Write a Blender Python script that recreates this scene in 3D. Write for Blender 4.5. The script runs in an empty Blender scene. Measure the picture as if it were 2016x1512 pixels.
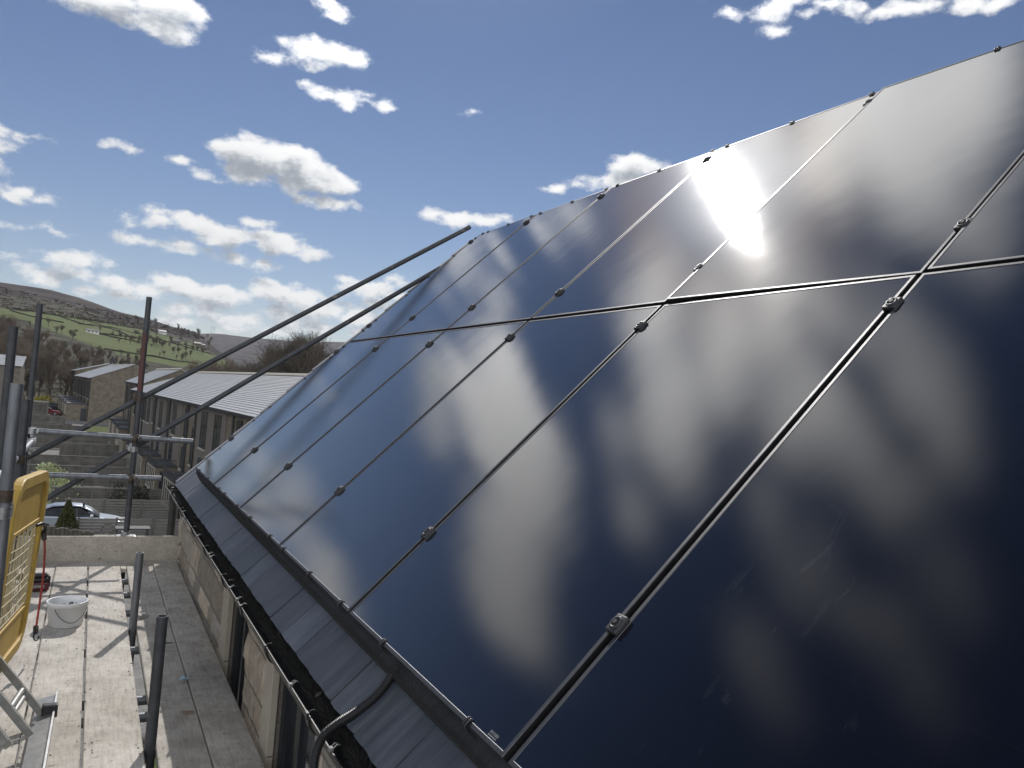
import bpy, bmesh, math, random
from mathutils import Vector, Matrix, Euler, noise as mn
PI = math.pi
R = math.radians
scene = bpy.context.scene
col = scene.collection
rnd = random.Random(7)

# ------------------------------------------------------------------ camera
F = 1561.25; IW, IH = 2016.0, 1512.0
CAM = Vector((-0.824, -7.225, 0.736))
ROW = [Vector((0.8813175,-0.4652918,0.0823595)), Vector((0.0864299,-0.0126212,-0.9961780)), Vector((0.4645529,0.8850674,0.0290918))]
TH = R(44.7)
NRM = Vector((-math.sin(TH), 0, math.cos(TH)))      # outward normal of the roof
VUP = Vector((math.cos(TH), 0, math.sin(TH)))       # up the slope
SUN_EL, SUN_AZ = R(40.4), R(20.8)
SUN = Vector((math.cos(SUN_EL)*math.sin(SUN_AZ), math.cos(SUN_EL)*math.cos(SUN_AZ), math.sin(SUN_EL)))

def ray(px, py):
    a, b = (px-IW/2)/F, (py-IH/2)/F
    return (ROW[0]*a + ROW[1]*b + ROW[2]).normalized()
def on(px, py, n, d):
    D = ray(px, py); n = Vector(n)
    return CAM + D*((d - n.dot(CAM))/n.dot(D))
def atx(px, py, x): return on(px, py, (1,0,0), x)
def aty(px, py, y): return on(px, py, (0,1,0), y)
def atz(px, py, z): return on(px, py, (0,0,1), z)
def dep(px, py, d):
    D = ray(px, py); return CAM + D*(d/ROW[2].dot(D))
def rf(y, v, h):                                    # roof coordinates -> world
    return Vector((0, y, 0)) + VUP*v + NRM*h

cd = bpy.data.cameras.new('camera'); cam = bpy.data.objects.new('camera', cd); col.objects.link(cam)
cd.sensor_width = 36.0; cd.lens = F/IW*36.0; cd.clip_start = 0.05; cd.clip_end = 20000
M = Matrix.Identity(4)
for i in range(3):
    M[i][0] = ROW[0][i]; M[i][1] = -ROW[1][i]; M[i][2] = -ROW[2][i]; M[i][3] = CAM[i]
cam.matrix_world = M
scene.camera = cam

# ------------------------------------------------------------------ materials
def nt(name):
    m = bpy.data.materials.new(name); m.use_nodes = True
    t = m.node_tree; b = t.nodes['Principled BSDF']
    return m, t, b
def N(t, typ, **kw):
    n = t.nodes.new(typ)
    for k, v in kw.items():
        if k == 'inp':
            for kk, vv in v.items(): n.inputs[kk].default_value = vv
        else: setattr(n, k, v)
    return n
def L(t, a, ao, b, bi): t.links.new(a.outputs[ao], b.inputs[bi])
def ramp(t, stops):
    r = t.nodes.new('ShaderNodeValToRGB'); e = r.color_ramp.elements
    while len(e) < len(stops): e.new(0.5)
    for i, (p, c) in enumerate(stops):
        e[i].position = p; e[i].color = (c[0], c[1], c[2], 1)
    return r
def c4(c): return (c[0], c[1], c[2], 1)
def mat(name, c, c2=None, rough=0.6, metal=0.0, scale=20, stretch=(1,1,1), bump=0.0, spec=0.5, detail=6, attr=None, rough2=None, bdist=0.01, stain=None):
    """noise-varied principled material in object space"""
    m, t, b = nt(name)
    tc = N(t, 'ShaderNodeTexCoord'); mp = N(t, 'ShaderNodeMapping', inp={'Scale': stretch})
    L(t, tc, 'Object', mp, 'Vector')
    nz = N(t, 'ShaderNodeTexNoise', inp={'Scale': scale, 'Detail': detail, 'Roughness': 0.62}); L(t, mp, 'Vector', nz, 'Vector')
    c2 = c2 or tuple(x*0.72 for x in c)
    r = ramp(t, [(0.3, c2), (0.7, c)]); L(t, nz, 'Fac', r, 'Fac')
    out = (r, 'Color')
    if stain:
        n2 = N(t, 'ShaderNodeTexNoise', inp={'Scale': stain[0], 'Detail': 5.0}); L(t, tc, 'Object', n2, 'Vector')
        r2 = ramp(t, [(stain[1], (0,0,0)), (stain[1]+0.12, (1,1,1))]); L(t, n2, 'Fac', r2, 'Fac')
        mx = N(t, 'ShaderNodeMixRGB'); L(t, r2, 'Color', mx, 'Fac'); L(t, r, 'Color', mx, 'Color1'); mx.inputs['Color2'].default_value = c4(stain[2]); out = (mx, 'Color')
    if attr:
        a = N(t, 'ShaderNodeVertexColor', layer_name=attr); mx = N(t, 'ShaderNodeMixRGB', blend_type='MULTIPLY', inp={'Fac': 1.0})
        L(t, out[0], out[1], mx, 'Color1'); L(t, a, 'Color', mx, 'Color2'); out = (mx, 'Color')
    L(t, out[0], out[1], b, 'Base Color')
    b.inputs['Metallic'].default_value = metal; b.inputs['Specular IOR Level'].default_value = spec
    if rough2 is not None:
        mr = N(t, 'ShaderNodeMapRange', inp={'To Min': rough, 'To Max': rough2}); L(t, nz, 'Fac', mr, 'Value'); L(t, mr, 'Result', b, 'Roughness')
    else: b.inputs['Roughness'].default_value = rough
    if bump:
        bp = N(t, 'ShaderNodeBump', inp={'Strength': bump, 'Distance': bdist}); L(t, nz, 'Fac', bp, 'Height'); L(t, bp, 'Normal', b, 'Normal')
    return m

def panel_glass():
    m, t, b = nt('panel_glass')
    g = N(t, 'ShaderNodeNewGeometry')
    tc = N(t, 'ShaderNodeTexCoord')
    # cells: very faint lines inside the laminate
    br = N(t, 'ShaderNodeTexBrick', offset=0.0, inp={'Color1': (0.0035,0.0045,0.009,1), 'Color2': (0.0042,0.005,0.010,1), 'Mortar': (0.0055,0.0065,0.011,1), 'Scale': 1.0, 'Mortar Size': 0.0012, 'Brick Width': 0.185, 'Row Height': 0.0935})
    L(t, tc, 'Object', br, 'Vector')
    # dust and hand smears lying on the glass
    n1 = N(t, 'ShaderNodeTexNoise', inp={'Scale': 1.7, 'Detail': 3.0}); L(t, g, 'Position', n1, 'Vector')
    mp = N(t, 'ShaderNodeMapping', inp={'Rotation': (0.4,0.6,0.5), 'Scale': (9, 26, 9)}); L(t, g, 'Position', mp, 'Vector')
    n2 = N(t, 'ShaderNodeTexNoise', inp={'Scale': 1.0, 'Detail': 4.0, 'Distortion': 1.5}); L(t, mp, 'Vector', n2, 'Vector')
    r1 = ramp(t, [(0.54, (0,0,0)), (0.66, (1,1,1))]); L(t, n1, 'Fac', r1, 'Fac')
    r2 = ramp(t, [(0.60, (0,0,0)), (0.68, (1,1,1))]); L(t, n2, 'Fac', r2, 'Fac')
    mu = N(t, 'ShaderNodeMath', operation='MULTIPLY'); L(t, r1, 'Color', mu, 0); L(t, r2, 'Color', mu, 1)
    # long thin scratches
    mx = N(t, 'ShaderNodeMixRGB'); mx.inputs['Color2'].default_value = (0.11,0.115,0.125,1)
    mm = N(t, 'ShaderNodeMath', operation='MULTIPLY', inp={1: 0.22}); L(t, mu, 'Value', mm, 0)
    L(t, mm, 'Value', mx, 'Fac'); L(t, br, 'Color', mx, 'Color1'); L(t, mx, 'Color', b, 'Base Color')
    # textured anti-glare glass: fine grain and slow ripple
    n3 = N(t, 'ShaderNodeTexNoise', inp={'Scale': 420.0, 'Detail': 2.0}); L(t, g, 'Position', n3, 'Vector')
    bp = N(t, 'ShaderNodeBump', inp={'Strength': 0.022, 'Distance': 0.001}); L(t, n3, 'Fac', bp, 'Height')
    n4 = N(t, 'ShaderNodeTexNoise', inp={'Scale': 2.2, 'Detail': 2.0}); L(t, g, 'Position', n4, 'Vector')
    bp2 = N(t, 'ShaderNodeBump', inp={'Strength': 0.05, 'Distance': 0.02}); L(t, n4, 'Fac', bp2, 'Height'); L(t, bp, 'Normal', bp2, 'Normal')
    L(t, bp2, 'Normal', b, 'Normal')
    n5 = N(t, 'ShaderNodeTexNoise', inp={'Scale': 3.0, 'Detail': 4.0}); L(t, g, 'Position', n5, 'Vector')
    mr = N(t, 'ShaderNodeMapRange', inp={'From Min': 0.3, 'From Max': 0.7, 'To Min': 0.120, 'To Max': 0.134}); L(t, n5, 'Fac', mr, 'Value')
    b.inputs['Specular IOR Level'].default_value = 0.0; b.inputs['Roughness'].default_value = 0.9
    g1 = N(t, 'ShaderNodeBsdfGlossy', distribution='BECKMANN'); L(t, mr, 'Result', g1, 'Roughness'); L(t, bp2, 'Normal', g1, 'Normal')
    g2 = N(t, 'ShaderNodeBsdfGlossy', distribution='GGX', inp={'Roughness': 0.19}); L(t, bp2, 'Normal', g2, 'Normal')
    gm = N(t, 'ShaderNodeMixShader', inp={'Fac': 0.02}); t.links.new(g1.outputs[0], gm.inputs[1]); t.links.new(g2.outputs[0], gm.inputs[2])
    lw = N(t, 'ShaderNodeLayerWeight', inp={'Blend': 0.5}); L(t, bp2, 'Normal', lw, 'Normal')
    pw = N(t, 'ShaderNodeMath', operation='POWER', inp={1: 2.65}); L(t, lw, 'Facing', pw, 0)
    fr = N(t, 'ShaderNodeMath', operation='MULTIPLY_ADD', inp={1: 0.98, 2: 0.014}); L(t, pw, 'Value', fr, 0)      # anti-reflective glass: little head-on, much at a slant
    fm = N(t, 'ShaderNodeMixShader'); L(t, fr, 'Value', fm, 'Fac'); t.links.new(b.outputs[0], fm.inputs[1]); t.links.new(gm.outputs[0], fm.inputs[2])
    t.links.new(fm.outputs[0], t.nodes['Material Output'].inputs['Surface'])
    return m

def timber(name, c, c2, dark=0.5):
    """weathered scaffold board: grain along local Y, nail marks, boot scuffs, darker stains"""
    m, t, b = nt(name)
    g = N(t, 'ShaderNodeNewGeometry'); oi = N(t, 'ShaderNodeObjectInfo')
    ad = N(t, 'ShaderNodeVectorMath', operation='MULTIPLY_ADD', inp={1: (1,1,1)}); L(t, g, 'Position', ad, 0)
    cb = N(t, 'ShaderNodeCombineXYZ'); ml = N(t, 'ShaderNodeMath', operation='MULTIPLY', inp={1: 37.0}); L(t, oi, 'Random', ml, 0)
    L(t, ml, 'Value', cb, 'X'); L(t, ml, 'Value', cb, 'Y'); L(t, cb, 'Vector', ad, 2)
    mp = N(t, 'ShaderNodeMapping', inp={'Scale': (1.0, 0.11, 1.0)}); L(t, ad, 'Vector', mp, 'Vector')
    gr = N(t, 'ShaderNodeTexNoise', inp={'Scale': 70.0, 'Detail': 7.0, 'Roughness': 0.68, 'Distortion': 0.4}); L(t, mp, 'Vector', gr, 'Vector')
    bl = N(t, 'ShaderNodeTexNoise', inp={'Scale': 6.0, 'Detail': 8.0, 'Roughness': 0.7}); L(t, ad, 'Vector', bl, 'Vector')
    r1 = ramp(t, [(0.28, c2), (0.62, c)]); L(t, bl, 'Fac', r1, 'Fac')
    r2 = ramp(t, [(0.30, (0.62,0.60,0.57)), (0.55, (1,1,1))]); L(t, gr, 'Fac', r2, 'Fac')
    mu = N(t, 'ShaderNodeMixRGB', blend_type='MULTIPLY', inp={'Fac': 0.75}); L(t, r1, 'Color', mu, 'Color1'); L(t, r2, 'Color', mu, 'Color2')
    # scuffs: short dark marks
    mp2 = N(t, 'ShaderNodeMapping', inp={'Rotation': (0,0,0.9), 'Scale': (30, 95, 30)}); L(t, ad, 'Vector', mp2, 'Vector')
    sc = N(t, 'ShaderNodeTexNoise', inp={'Scale': 0.6, 'Detail': 5.0, 'Roughness': 0.6, 'Distortion': 0.8}); L(t, mp2, 'Vector', sc, 'Vector')
    r3 = ramp(t, [(0.27, (dark*.7, dark*0.66, dark*0.62)), (0.40, (1,1,1))]); L(t, sc, 'Fac', r3, 'Fac')
    mu2 = N(t, 'ShaderNodeMixRGB', blend_type='MULTIPLY', inp={'Fac': 0.8}); L(t, mu, 'Color', mu2, 'Color1'); L(t, r3, 'Color', mu2, 'Color2')
    sp = N(t, 'ShaderNodeTexNoise', inp={'Scale': 2.3, 'Detail': 6.0, 'Roughness': 0.65}); L(t, ad, 'Vector', sp, 'Vector')
    r4 = ramp(t, [(0.32, (0.70,0.68,0.66)), (0.55, (1,1,1))]); L(t, sp, 'Fac', r4, 'Fac')
    mu3 = N(t, 'ShaderNodeMixRGB', blend_type='MULTIPLY', inp={'Fac': 0.85}); L(t, mu2, 'Color', mu3, 'Color1'); L(t, r4, 'Color', mu3, 'Color2')
    L(t, mu3, 'Color', b, 'Base Color'); b.inputs['Roughness'].default_value = 0.85; b.inputs['Specular IOR Level'].default_value = 0.25
    bp = N(t, 'ShaderNodeBump', inp={'Strength': 0.5, 'Distance': 0.004}); L(t, gr, 'Fac', bp, 'Height'); L(t, bp, 'Normal', b, 'Normal')
    return m

MT = {}
MT['glass'] = panel_glass()
MT['frame'] = mat('frame_black_anodised', (0.12,0.12,0.125), (0.08,0.08,0.084), rough=0.5, metal=1.0, scale=40)
MT['clamp'] = mat('clamp_black', (0.026,0.026,0.028), (0.018,0.018,0.019), rough=0.5, metal=0.0, scale=60, bump=0.15, bdist=0.002)
MT['blackplastic'] = mat('black_plastic', (0.018,0.018,0.02), rough=0.42, scale=30)
MT['gutterplastic'] = mat('gutter_black', (0.022,0.022,0.023), (0.05,0.047,0.042), rough=0.35, scale=9, rough2=0.6)
MT['wire'] = mat('black_coated_wire', (0.03,0.03,0.032), rough=0.4, scale=50)
MT['brush'] = mat('black_bristle', (0.040,0.039,0.037), (0.010,0.010,0.010), rough=0.7, scale=60, spec=0.3)
MT['slate'] = mat('roof_slate', (0.115,0.122,0.14), (0.045,0.049,0.06), rough=0.36, rough2=0.6, scale=9, stretch=(0.45,2.4,0.45), bump=0.8, bdist=0.008, attr='tone', detail=10)
MT['farslate'] = mat('far_roof_slate', (0.30,0.305,0.32), (0.24,0.245,0.255), rough=0.42, rough2=0.55, scale=2.0, attr='tone')
MT['stone'] = mat('rock_faced_stone', (0.455,0.41,0.345), (0.285,0.252,0.21), rough=0.9, scale=14, bump=1.0, bdist=0.012, attr='tone', spec=0.2, detail=9)
MT['ashlar'] = mat('dressed_sandstone', (0.42,0.38,0.32), (0.35,0.315,0.26), rough=0.85, scale=25, bump=0.15, spec=0.2)
MT['mortar'] = mat('mortar', (0.20,0.185,0.16), (0.13,0.12,0.105), rough=0.95, scale=60, bump=0.4, spec=0.1)
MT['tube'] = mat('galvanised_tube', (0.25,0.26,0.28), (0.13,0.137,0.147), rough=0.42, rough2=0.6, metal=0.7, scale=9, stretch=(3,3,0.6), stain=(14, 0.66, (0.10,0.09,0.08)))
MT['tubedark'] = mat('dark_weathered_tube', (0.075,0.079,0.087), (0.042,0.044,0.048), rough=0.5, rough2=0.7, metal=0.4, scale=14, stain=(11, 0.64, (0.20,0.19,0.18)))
MT['redband'] = mat('worn_red_paint', (0.10,0.028,0.025), (0.06,0.035,0.032), rough=0.65, scale=16)
MT['rust'] = mat('rusty_coupler', (0.11,0.075,0.05), (0.05,0.045,0.042), rough=0.65, metal=0.4, scale=45, bump=0.3, bdist=0.003)
MT['zinc'] = mat('zinc_coupler', (0.45,0.45,0.45), (0.28,0.28,0.28), rough=0.38, metal=0.8, scale=45)
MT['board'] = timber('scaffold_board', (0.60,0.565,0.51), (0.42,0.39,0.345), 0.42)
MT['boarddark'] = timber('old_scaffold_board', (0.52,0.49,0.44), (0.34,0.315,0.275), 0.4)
MT['toe'] = timber('toe_board', (0.48,0.44,0.38), (0.36,0.33,0.28), 0.55)
MT['yellow'] = mat('yellow_plastic', (0.52,0.345,0.06), (0.38,0.24,0.045), rough=0.55, scale=5, stain=(9, 0.62, (0.28,0.17,0.05)))
MT['meshwire'] = mat('cream_mesh_wire', (0.62,0.53,0.33), (0.45,0.37,0.22), rough=0.5, scale=40)
MT['redcord'] = mat('red_bungee', (0.38,0.05,0.035), (0.22,0.04,0.03), rough=0.7, scale=200)
MT['white'] = mat('white_polythene', (0.74,0.75,0.76), (0.62,0.62,0.62), rough=0.4, scale=6, stain=(18, 0.68, (0.35,0.34,0.32)))
MT['alu'] = mat('mill_aluminium', (0.55,0.55,0.54), (0.38,0.38,0.37), rough=0.42, metal=0.85, scale=30, stretch=(1,1,5))
MT['ladderdark'] = mat('weathered_aluminium', (0.30,0.30,0.28), (0.20,0.20,0.185), rough=0.6, metal=0.5, scale=22, stain=(17, 0.62, (0.10,0.095,0.085)))
MT['maroon'] = mat('maroon_tool_plastic', (0.10,0.018,0.022), (0.07,0.014,0.016), rough=0.35, scale=8)
MT['bluepaper'] = mat('pale_blue_paper', (0.35,0.52,0.60), rough=0.6, scale=30)
MT['chip'] = mat('wood_chip', (0.34,0.24,0.17), (0.2,0.15,0.11), rough=0.9, scale=40)
MT['winframe'] = mat('anthracite_frame', (0.025,0.028,0.033), (0.02,0.022,0.026), rough=0.45, scale=20)
MT['render'] = mat('taupe_cladding', (0.155,0.135,0.118), (0.13,0.115,0.10), rough=0.8, scale=3)
MT['farstone'] = None
MT['fence'] = None
MT['sill'] = mat('pale_sill', (0.42,0.39,0.33), rough=0.8, scale=9)
MT['coping'] = mat('dark_coping', (0.05,0.05,0.052), rough=0.6, scale=9)

def winglass(name, c):
    m, t, b = nt(name); b.inputs['Base Color'].default_value = c4(c); b.inputs['Roughness'].default_value = 0.08; b.inputs['IOR'].default_value = 1.33
    tc = N(t, 'ShaderNodeTexCoord'); nz = N(t, 'ShaderNodeTexNoise', inp={'Scale': 1.3, 'Detail': 2.0}); L(t, tc, 'Object', nz, 'Vector')
    r = ramp(t, [(0.4, c), (0.7, tuple(x*3+0.01 for x in c))]); L(t, nz, 'Fac', r, 'Fac'); L(t, r, 'Color', b, 'Base Color')
    bp = N(t, 'ShaderNodeBump', inp={'Strength': 0.05, 'Distance': 0.02}); L(t, nz, 'Fac', bp, 'Height'); L(t, bp, 'Normal', b, 'Normal')
    return m
MT['pane'] = winglass('window_glass', (0.012,0.014,0.017))

def brickmat(name, c1, c2, mort, bw, rh, ms, rough=0.9, bump=0.4, var=0.5, offset=0.5):
    """coursed stone / boards in object XZ or YZ: uses generated box mapping from position"""
    m, t, b = nt(name)
    tc = N(t, 'ShaderNodeTexCoord'); sx = N(t, 'ShaderNodeSeparateXYZ'); L(t, tc, 'Object', sx, 'Vector')
    ad = N(t, 'ShaderNodeMath', operation='ADD'); L(t, sx, 'X', ad, 0); L(t, sx, 'Y', ad, 1)
    cb = N(t, 'ShaderNodeCombineXYZ'); L(t, ad, 'Value', cb, 'X'); L(t, sx, 'Z', cb, 'Y')
    br = N(t, 'ShaderNodeTexBrick', offset=offset, inp={'Color1': c4(c1), 'Color2': c4(c2), 'Mortar': c4(mort), 'Scale': 1.0, 'Mortar Size': ms, 'Brick Width': bw, 'Row Height': rh, 'Bias': 0.0}); L(t, cb, 'Vector', br, 'Vector')
    nz = N(t, 'ShaderNodeTexNoise', inp={'Scale': 1.4, 'Detail': 6.0}); L(t, tc, 'Object', nz, 'Vector')
    r = ramp(t, [(0.3, (1-var,1-var,1-var)), (0.65, (1,1,1))]); L(t, nz, 'Fac', r, 'Fac')
    mu = N(t, 'ShaderNodeMixRGB', blend_type='MULTIPLY', inp={'Fac': 1.0}); L(t, br, 'Color', mu, 'Color1'); L(t, r, 'Color', mu, 'Color2')
    L(t, mu, 'Color', b, 'Base Color'); b.inputs['Roughness'].default_value = rough; b.inputs['Specular IOR Level'].default_value = 0.2
    bp = N(t, 'ShaderNodeBump', inp={'Strength': bump, 'Distance': 0.02}); L(t, br, 'Fac', bp, 'Height'); bp.invert = True; L(t, bp, 'Normal', b, 'Normal')
    return m
MT['farstone'] = brickmat('coursed_buff_stone', (0.225,0.195,0.155), (0.18,0.155,0.122), (0.15,0.13,0.105), 0.42, 0.2, 0.014, var=0.35)
MT['fence'] = brickmat('grey_fence_boards', (0.17,0.16,0.148), (0.13,0.123,0.113), (0.07,0.067,0.06), 90.0, 0.14, 0.007, var=0.4, offset=0.0)

# ------------------------------------------------------------------ mesh building
class MB:
    def __init__(s): s.v = []; s.f = []; s.mi = []; s.tone = None; s.fc = []; s.sm = []
    def add(s, vs, fs, mi=0, tone=None, smooth=False):
        o = len(s.v); s.v += [tuple(v) for v in vs]
        for f in fs:
            s.f.append(tuple(o+i for i in f)); s.mi.append(mi); s.fc.append(tone); s.sm.append(smooth)
        return s
    def hexa(s, p, mi=0, tone=None):                 # 8 corners: 4 bottom ccw, 4 top ccw
        return s.add(p, [(3,2,1,0),(4,5,6,7),(0,1,5,4),(1,2,6,5),(2,3,7,6),(3,0,4,7)], mi, tone)
    def box(s, a, b, mi=0, tone=None):
        x0,y0,z0 = a; x1,y1,z1 = b
        return s.hexa([(x0,y0,z0),(x1,y0,z0),(x1,y1,z0),(x0,y1,z0),(x0,y0,z1),(x1,y0,z1),(x1,y1,z1),(x0,y1,z1)], mi, tone)
    def bevbox(s, a, b, r=0.004, mi=0, tone=None, m=None, seg=2):
        bm = bmesh.new(); bmesh.ops.create_cube(bm, size=1.0)
        sx = [b[i]-a[i] for i in range(3)]; c = [(a[i]+b[i])/2 for i in range(3)]
        for v in bm.verts: v.co = Vector((v.co.x*sx[0]+c[0], v.co.y*sx[1]+c[1], v.co.z*sx[2]+c[2]))
        bmesh.ops.bevel(bm, geom=bm.edges[:], offset=r, segments=seg, affect='EDGES', profile=0.5)
        if m: bm.transform(m)
        bm.verts.index_update()
        s.add([v.co[:] for v in bm.verts], [[v.index for v in f.verts] for f in bm.faces], mi, tone); bm.free(); return s
    def frame(s, d):
        d = Vector(d).normalized(); a = Vector((0,0,1)) if abs(d.z) < 0.9 else Vector((0,1,0))
        u = d.cross(a).normalized(); return u, d.cross(u).normalized()
    def tube(s, p0, p1, r0, r1=None, n=12, caps=True, mi=0, hollow=0.0, tone=None):
        p0, p1 = Vector(p0), Vector(p1); r1 = r0 if r1 is None else r1
        u, w = s.frame(p1-p0); vs = []
        ring = [(u*math.cos(2*PI*i/n) + w*math.sin(2*PI*i/n)) for i in range(n)]
        vs = [p0+q*r0 for q in ring] + [p1+q*r1 for q in ring]
        fs = [(i, (i+1) % n, n+(i+1) % n, n+i) for i in range(n)]
        s.add(vs, fs, mi, tone, True)
        if hollow:
            o = []
            d = (p1-p0).normalized()
            for P, sg in ((p0, 1), (p1, -1)):
                vs = [P+q*r0 for q in ring] + [P+q*(r0-hollow) for q in ring] + [P+d*sg*min(0.25, (p1-p0).length*0.4)+q*(r0-hollow) for q in ring]
                fs = []
                for i in range(n):
                    j = (i+1) % n
                    a = [(i, n+i, n+j, j), (n+i, 2*n+i, 2*n+j, n+j)]
                    fs += a if sg == 1 else [tuple(reversed(q)) for q in a]
                fs.append(tuple(range(2*n, 3*n)) if sg == 1 else tuple(reversed(range(2*n, 3*n))))
                s.add(vs, fs, mi, tone)
        elif caps: s.add(vs, [tuple(reversed(range(n))), tuple(range(n, 2*n))], mi, tone)
        return s
    def path(s, pts, r, n=8, mi=0, radii=None, caps=True):
        pts = [Vector(p) for p in pts]; vs = []; u = None
        for i, p in enumerate(pts):
            d = (pts[min(i+1, len(pts)-1)] - pts[max(i-1, 0)]).normalized()
            if u is None: u, w = s.frame(d)
            else:
                u = (u - d*u.dot(d)).normalized(); w = d.cross(u)
            rr = radii[i] if radii else r
            vs += [p + (u*math.cos(2*PI*k/n) + w*math.sin(2*PI*k/n))*rr for k in range(n)]
        fs = [(i*n+k, i*n+(k+1) % n, (i+1)*n+(k+1) % n, (i+1)*n+k) for i in range(len(pts)-1) for k in range(n)]
        s.add(vs, fs, mi, None, True)
        if caps: s.add(vs[:n], [tuple(reversed(range(n)))], mi); s.add(vs[-n:], [tuple(range(n))], mi)
        return s
    def prism(s, pts, off, mi=0, tone=None):         # planar polygon pushed by vector
        n = len(pts); P = [Vector(p) for p in pts]; off = Vector(off)
        return s.add(P + [p+off for p in P], [tuple(reversed(range(n))), tuple(range(n, 2*n))] + [(i, (i+1) % n, n+(i+1) % n, n+i) for i in range(n)], mi, tone)
    def lathe(s, prof, c, n=28, mi=0):
        vs = []; c = Vector(c)
        for r, z in prof: vs += [c+Vector((r*math.cos(2*PI*k/n), r*math.sin(2*PI*k/n), z)) for k in range(n)]
        return s.add(vs, [(i*n+k, i*n+(k+1) % n, (i+1)*n+(k+1) % n, (i+1)*n+k) for i in range(len(prof)-1) for k in range(n)], mi, None, True)
    def build(s, name, m, parent=None, smooth=None, loc=None, mtx=None):
        me = bpy.data.meshes.new(name); me.from_pydata(s.v, [], s.f)
        for x in (m if isinstance(m, (list, tuple)) else [m]): me.materials.append(x)
        for p, k, sm in zip(me.polygons, s.mi, s.sm): p.material_index = k; p.use_smooth = sm if smooth is None else smooth
        if any(c is not None for c in s.fc):
            a = me.color_attributes.new('tone', 'FLOAT_COLOR', 'CORNER')
            i = 0
            for p, c in zip(me.polygons, s.fc):
                cc = (1,1,1,1) if c is None else ((c, c, c, 1) if isinstance(c, (int, float)) else (c[0], c[1], c[2], 1))
                for _ in p.loop_indices: a.data[i].color = cc; i += 1
        me.update()
        o = bpy.data.objects.new(name, me); col.objects.link(o)
        if parent: o.parent = parent
        if loc: o.location = loc
        if mtx: o.matrix_world = mtx
        return o
def tag(o, label=None, cat=None, group=None, kind=None):
    if label: o['label'] = label
    if cat: o['category'] = cat
    if group: o['group'] = group
    if kind: o['kind'] = kind
    return o
def empty(name, loc=(0,0,0), label=None, cat=None, group=None, rz=0, mtx=None):
    o = bpy.data.objects.new(name, None); col.objects.link(o); o.location = loc; o.rotation_euler = (0,0,rz)
    if mtx: o.matrix_world = mtx
    o.empty_display_size = 0.2
    return tag(o, label, cat, group)
def copy_tree(o, parent=None):
    c = o.copy(); col.objects.link(c); c.parent = parent
    for ch in [x for x in bpy.data.objects if x.parent == o]: copy_tree(ch, c)
    return c

# light levels
SKY_STR = 0.076; SKY_SAT = 1.06; SKY_DUST = 0.0; SKY_TINT = (1.08,.98,1.05); CL_LO = 1.12; CL_HI = 1.8; CL_HIGH = 1.2; CL_FILL = 3.2; FILL_CLOUD = -.003; AUREOLE = 2.0; SUN_STR = 4.3; EXPO = -0.32; HAZE = 0.00004

# ================================================================== SOLAR ARRAY
PWD, PLN, GAP = 1.134, 1.722, 0.02
def arr(v0, y0):                                     # matrix of a panel: local x towards the camera end, y up the slope, z out of the roof
    m = Matrix.Identity(4)
    for i in range(3): m[i][0] = (0,-1,0)[i]; m[i][1] = VUP[i]; m[i][2] = NRM[i]; m[i][3] = (Vector((0,y0,0))+VUP*v0)[i]
    return m
def frame_mb():
    mb = MB(); prof = [(0,-.035),(0,-.0014),(.0014,0),(.0105,0),(.012,-.0014),(.012,-.035)]
    cs = [(0,0,1,1),(PWD,0,-1,1),(PWD,PLN,-1,-1),(0,PLN,1,-1)]
    vs = [(x+sx*d, y+sy*d, z) for x,y,sx,sy in cs for d,z in prof]; n = len(prof)
    fs = [(k*n+i, ((k+1)%4)*n+i, ((k+1)%4)*n+(i+1)%n, k*n+(i+1)%n) for k in range(4) for i in range(n)]
    return mb.add(vs, fs)
FRAME = None; GLASS = None
def clamp_mb():
    mb = MB()
    # body with a dished top: octagonal bevelled block and a hollow round dish
    mb.bevbox((-.020,-.025,-.004),(.020,.025,.011), .0045, seg=3)
    n = 20; vs = []
    for r, z in ((.0165,.0112),(.0150,.0145),(.0115,.0142),(.0095,.0118)): vs += [(r*math.cos(2*PI*k/n), 1.1*r*math.sin(2*PI*k/n), z) for k in range(n)]
    mb.add(vs, [(i*n+k, i*n+(k+1)%n, (i+1)*n+(k+1)%n, (i+1)*n+k) for i in range(3) for k in range(n)], 0, None, True)
    return mb
def bolt_mb():
    mb = MB(); mb.tube((0,0,.0112),(0,0,.0165),.0062, n=6); mb.tube((0,0,.0165),(0,0,.0168),.0036,n=6); return mb
PLAB = {(0,0): 'lower-row solar panel at the far gable, lit pale sky blue', (0,1): 'second solar panel of the lower row counted from the far gable', (0,2): 'third solar panel of the lower row counted from the far gable',
        (0,3): 'fourth solar panel of the lower row, mirroring a soft pale cloud', (0,4): 'lower-row solar panel with a small white barcode in its bottom corner', (0,5): 'nearest lower-row solar panel, almost black at the bottom right',
        (1,0): 'upper-row solar panel at the far gable, by the raking tube tips', (1,1): 'second solar panel of the upper row counted from the far gable', (1,2): 'third solar panel of the upper row counted from the far gable',
        (1,3): 'upper-row solar panel catching the left part of the sun glare', (1,4): 'upper-row solar panel right of the sun glare, fifth from the far gable', (1,5): 'nearest upper-row solar panel at the right edge of the roof'}
proto = {}
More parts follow.
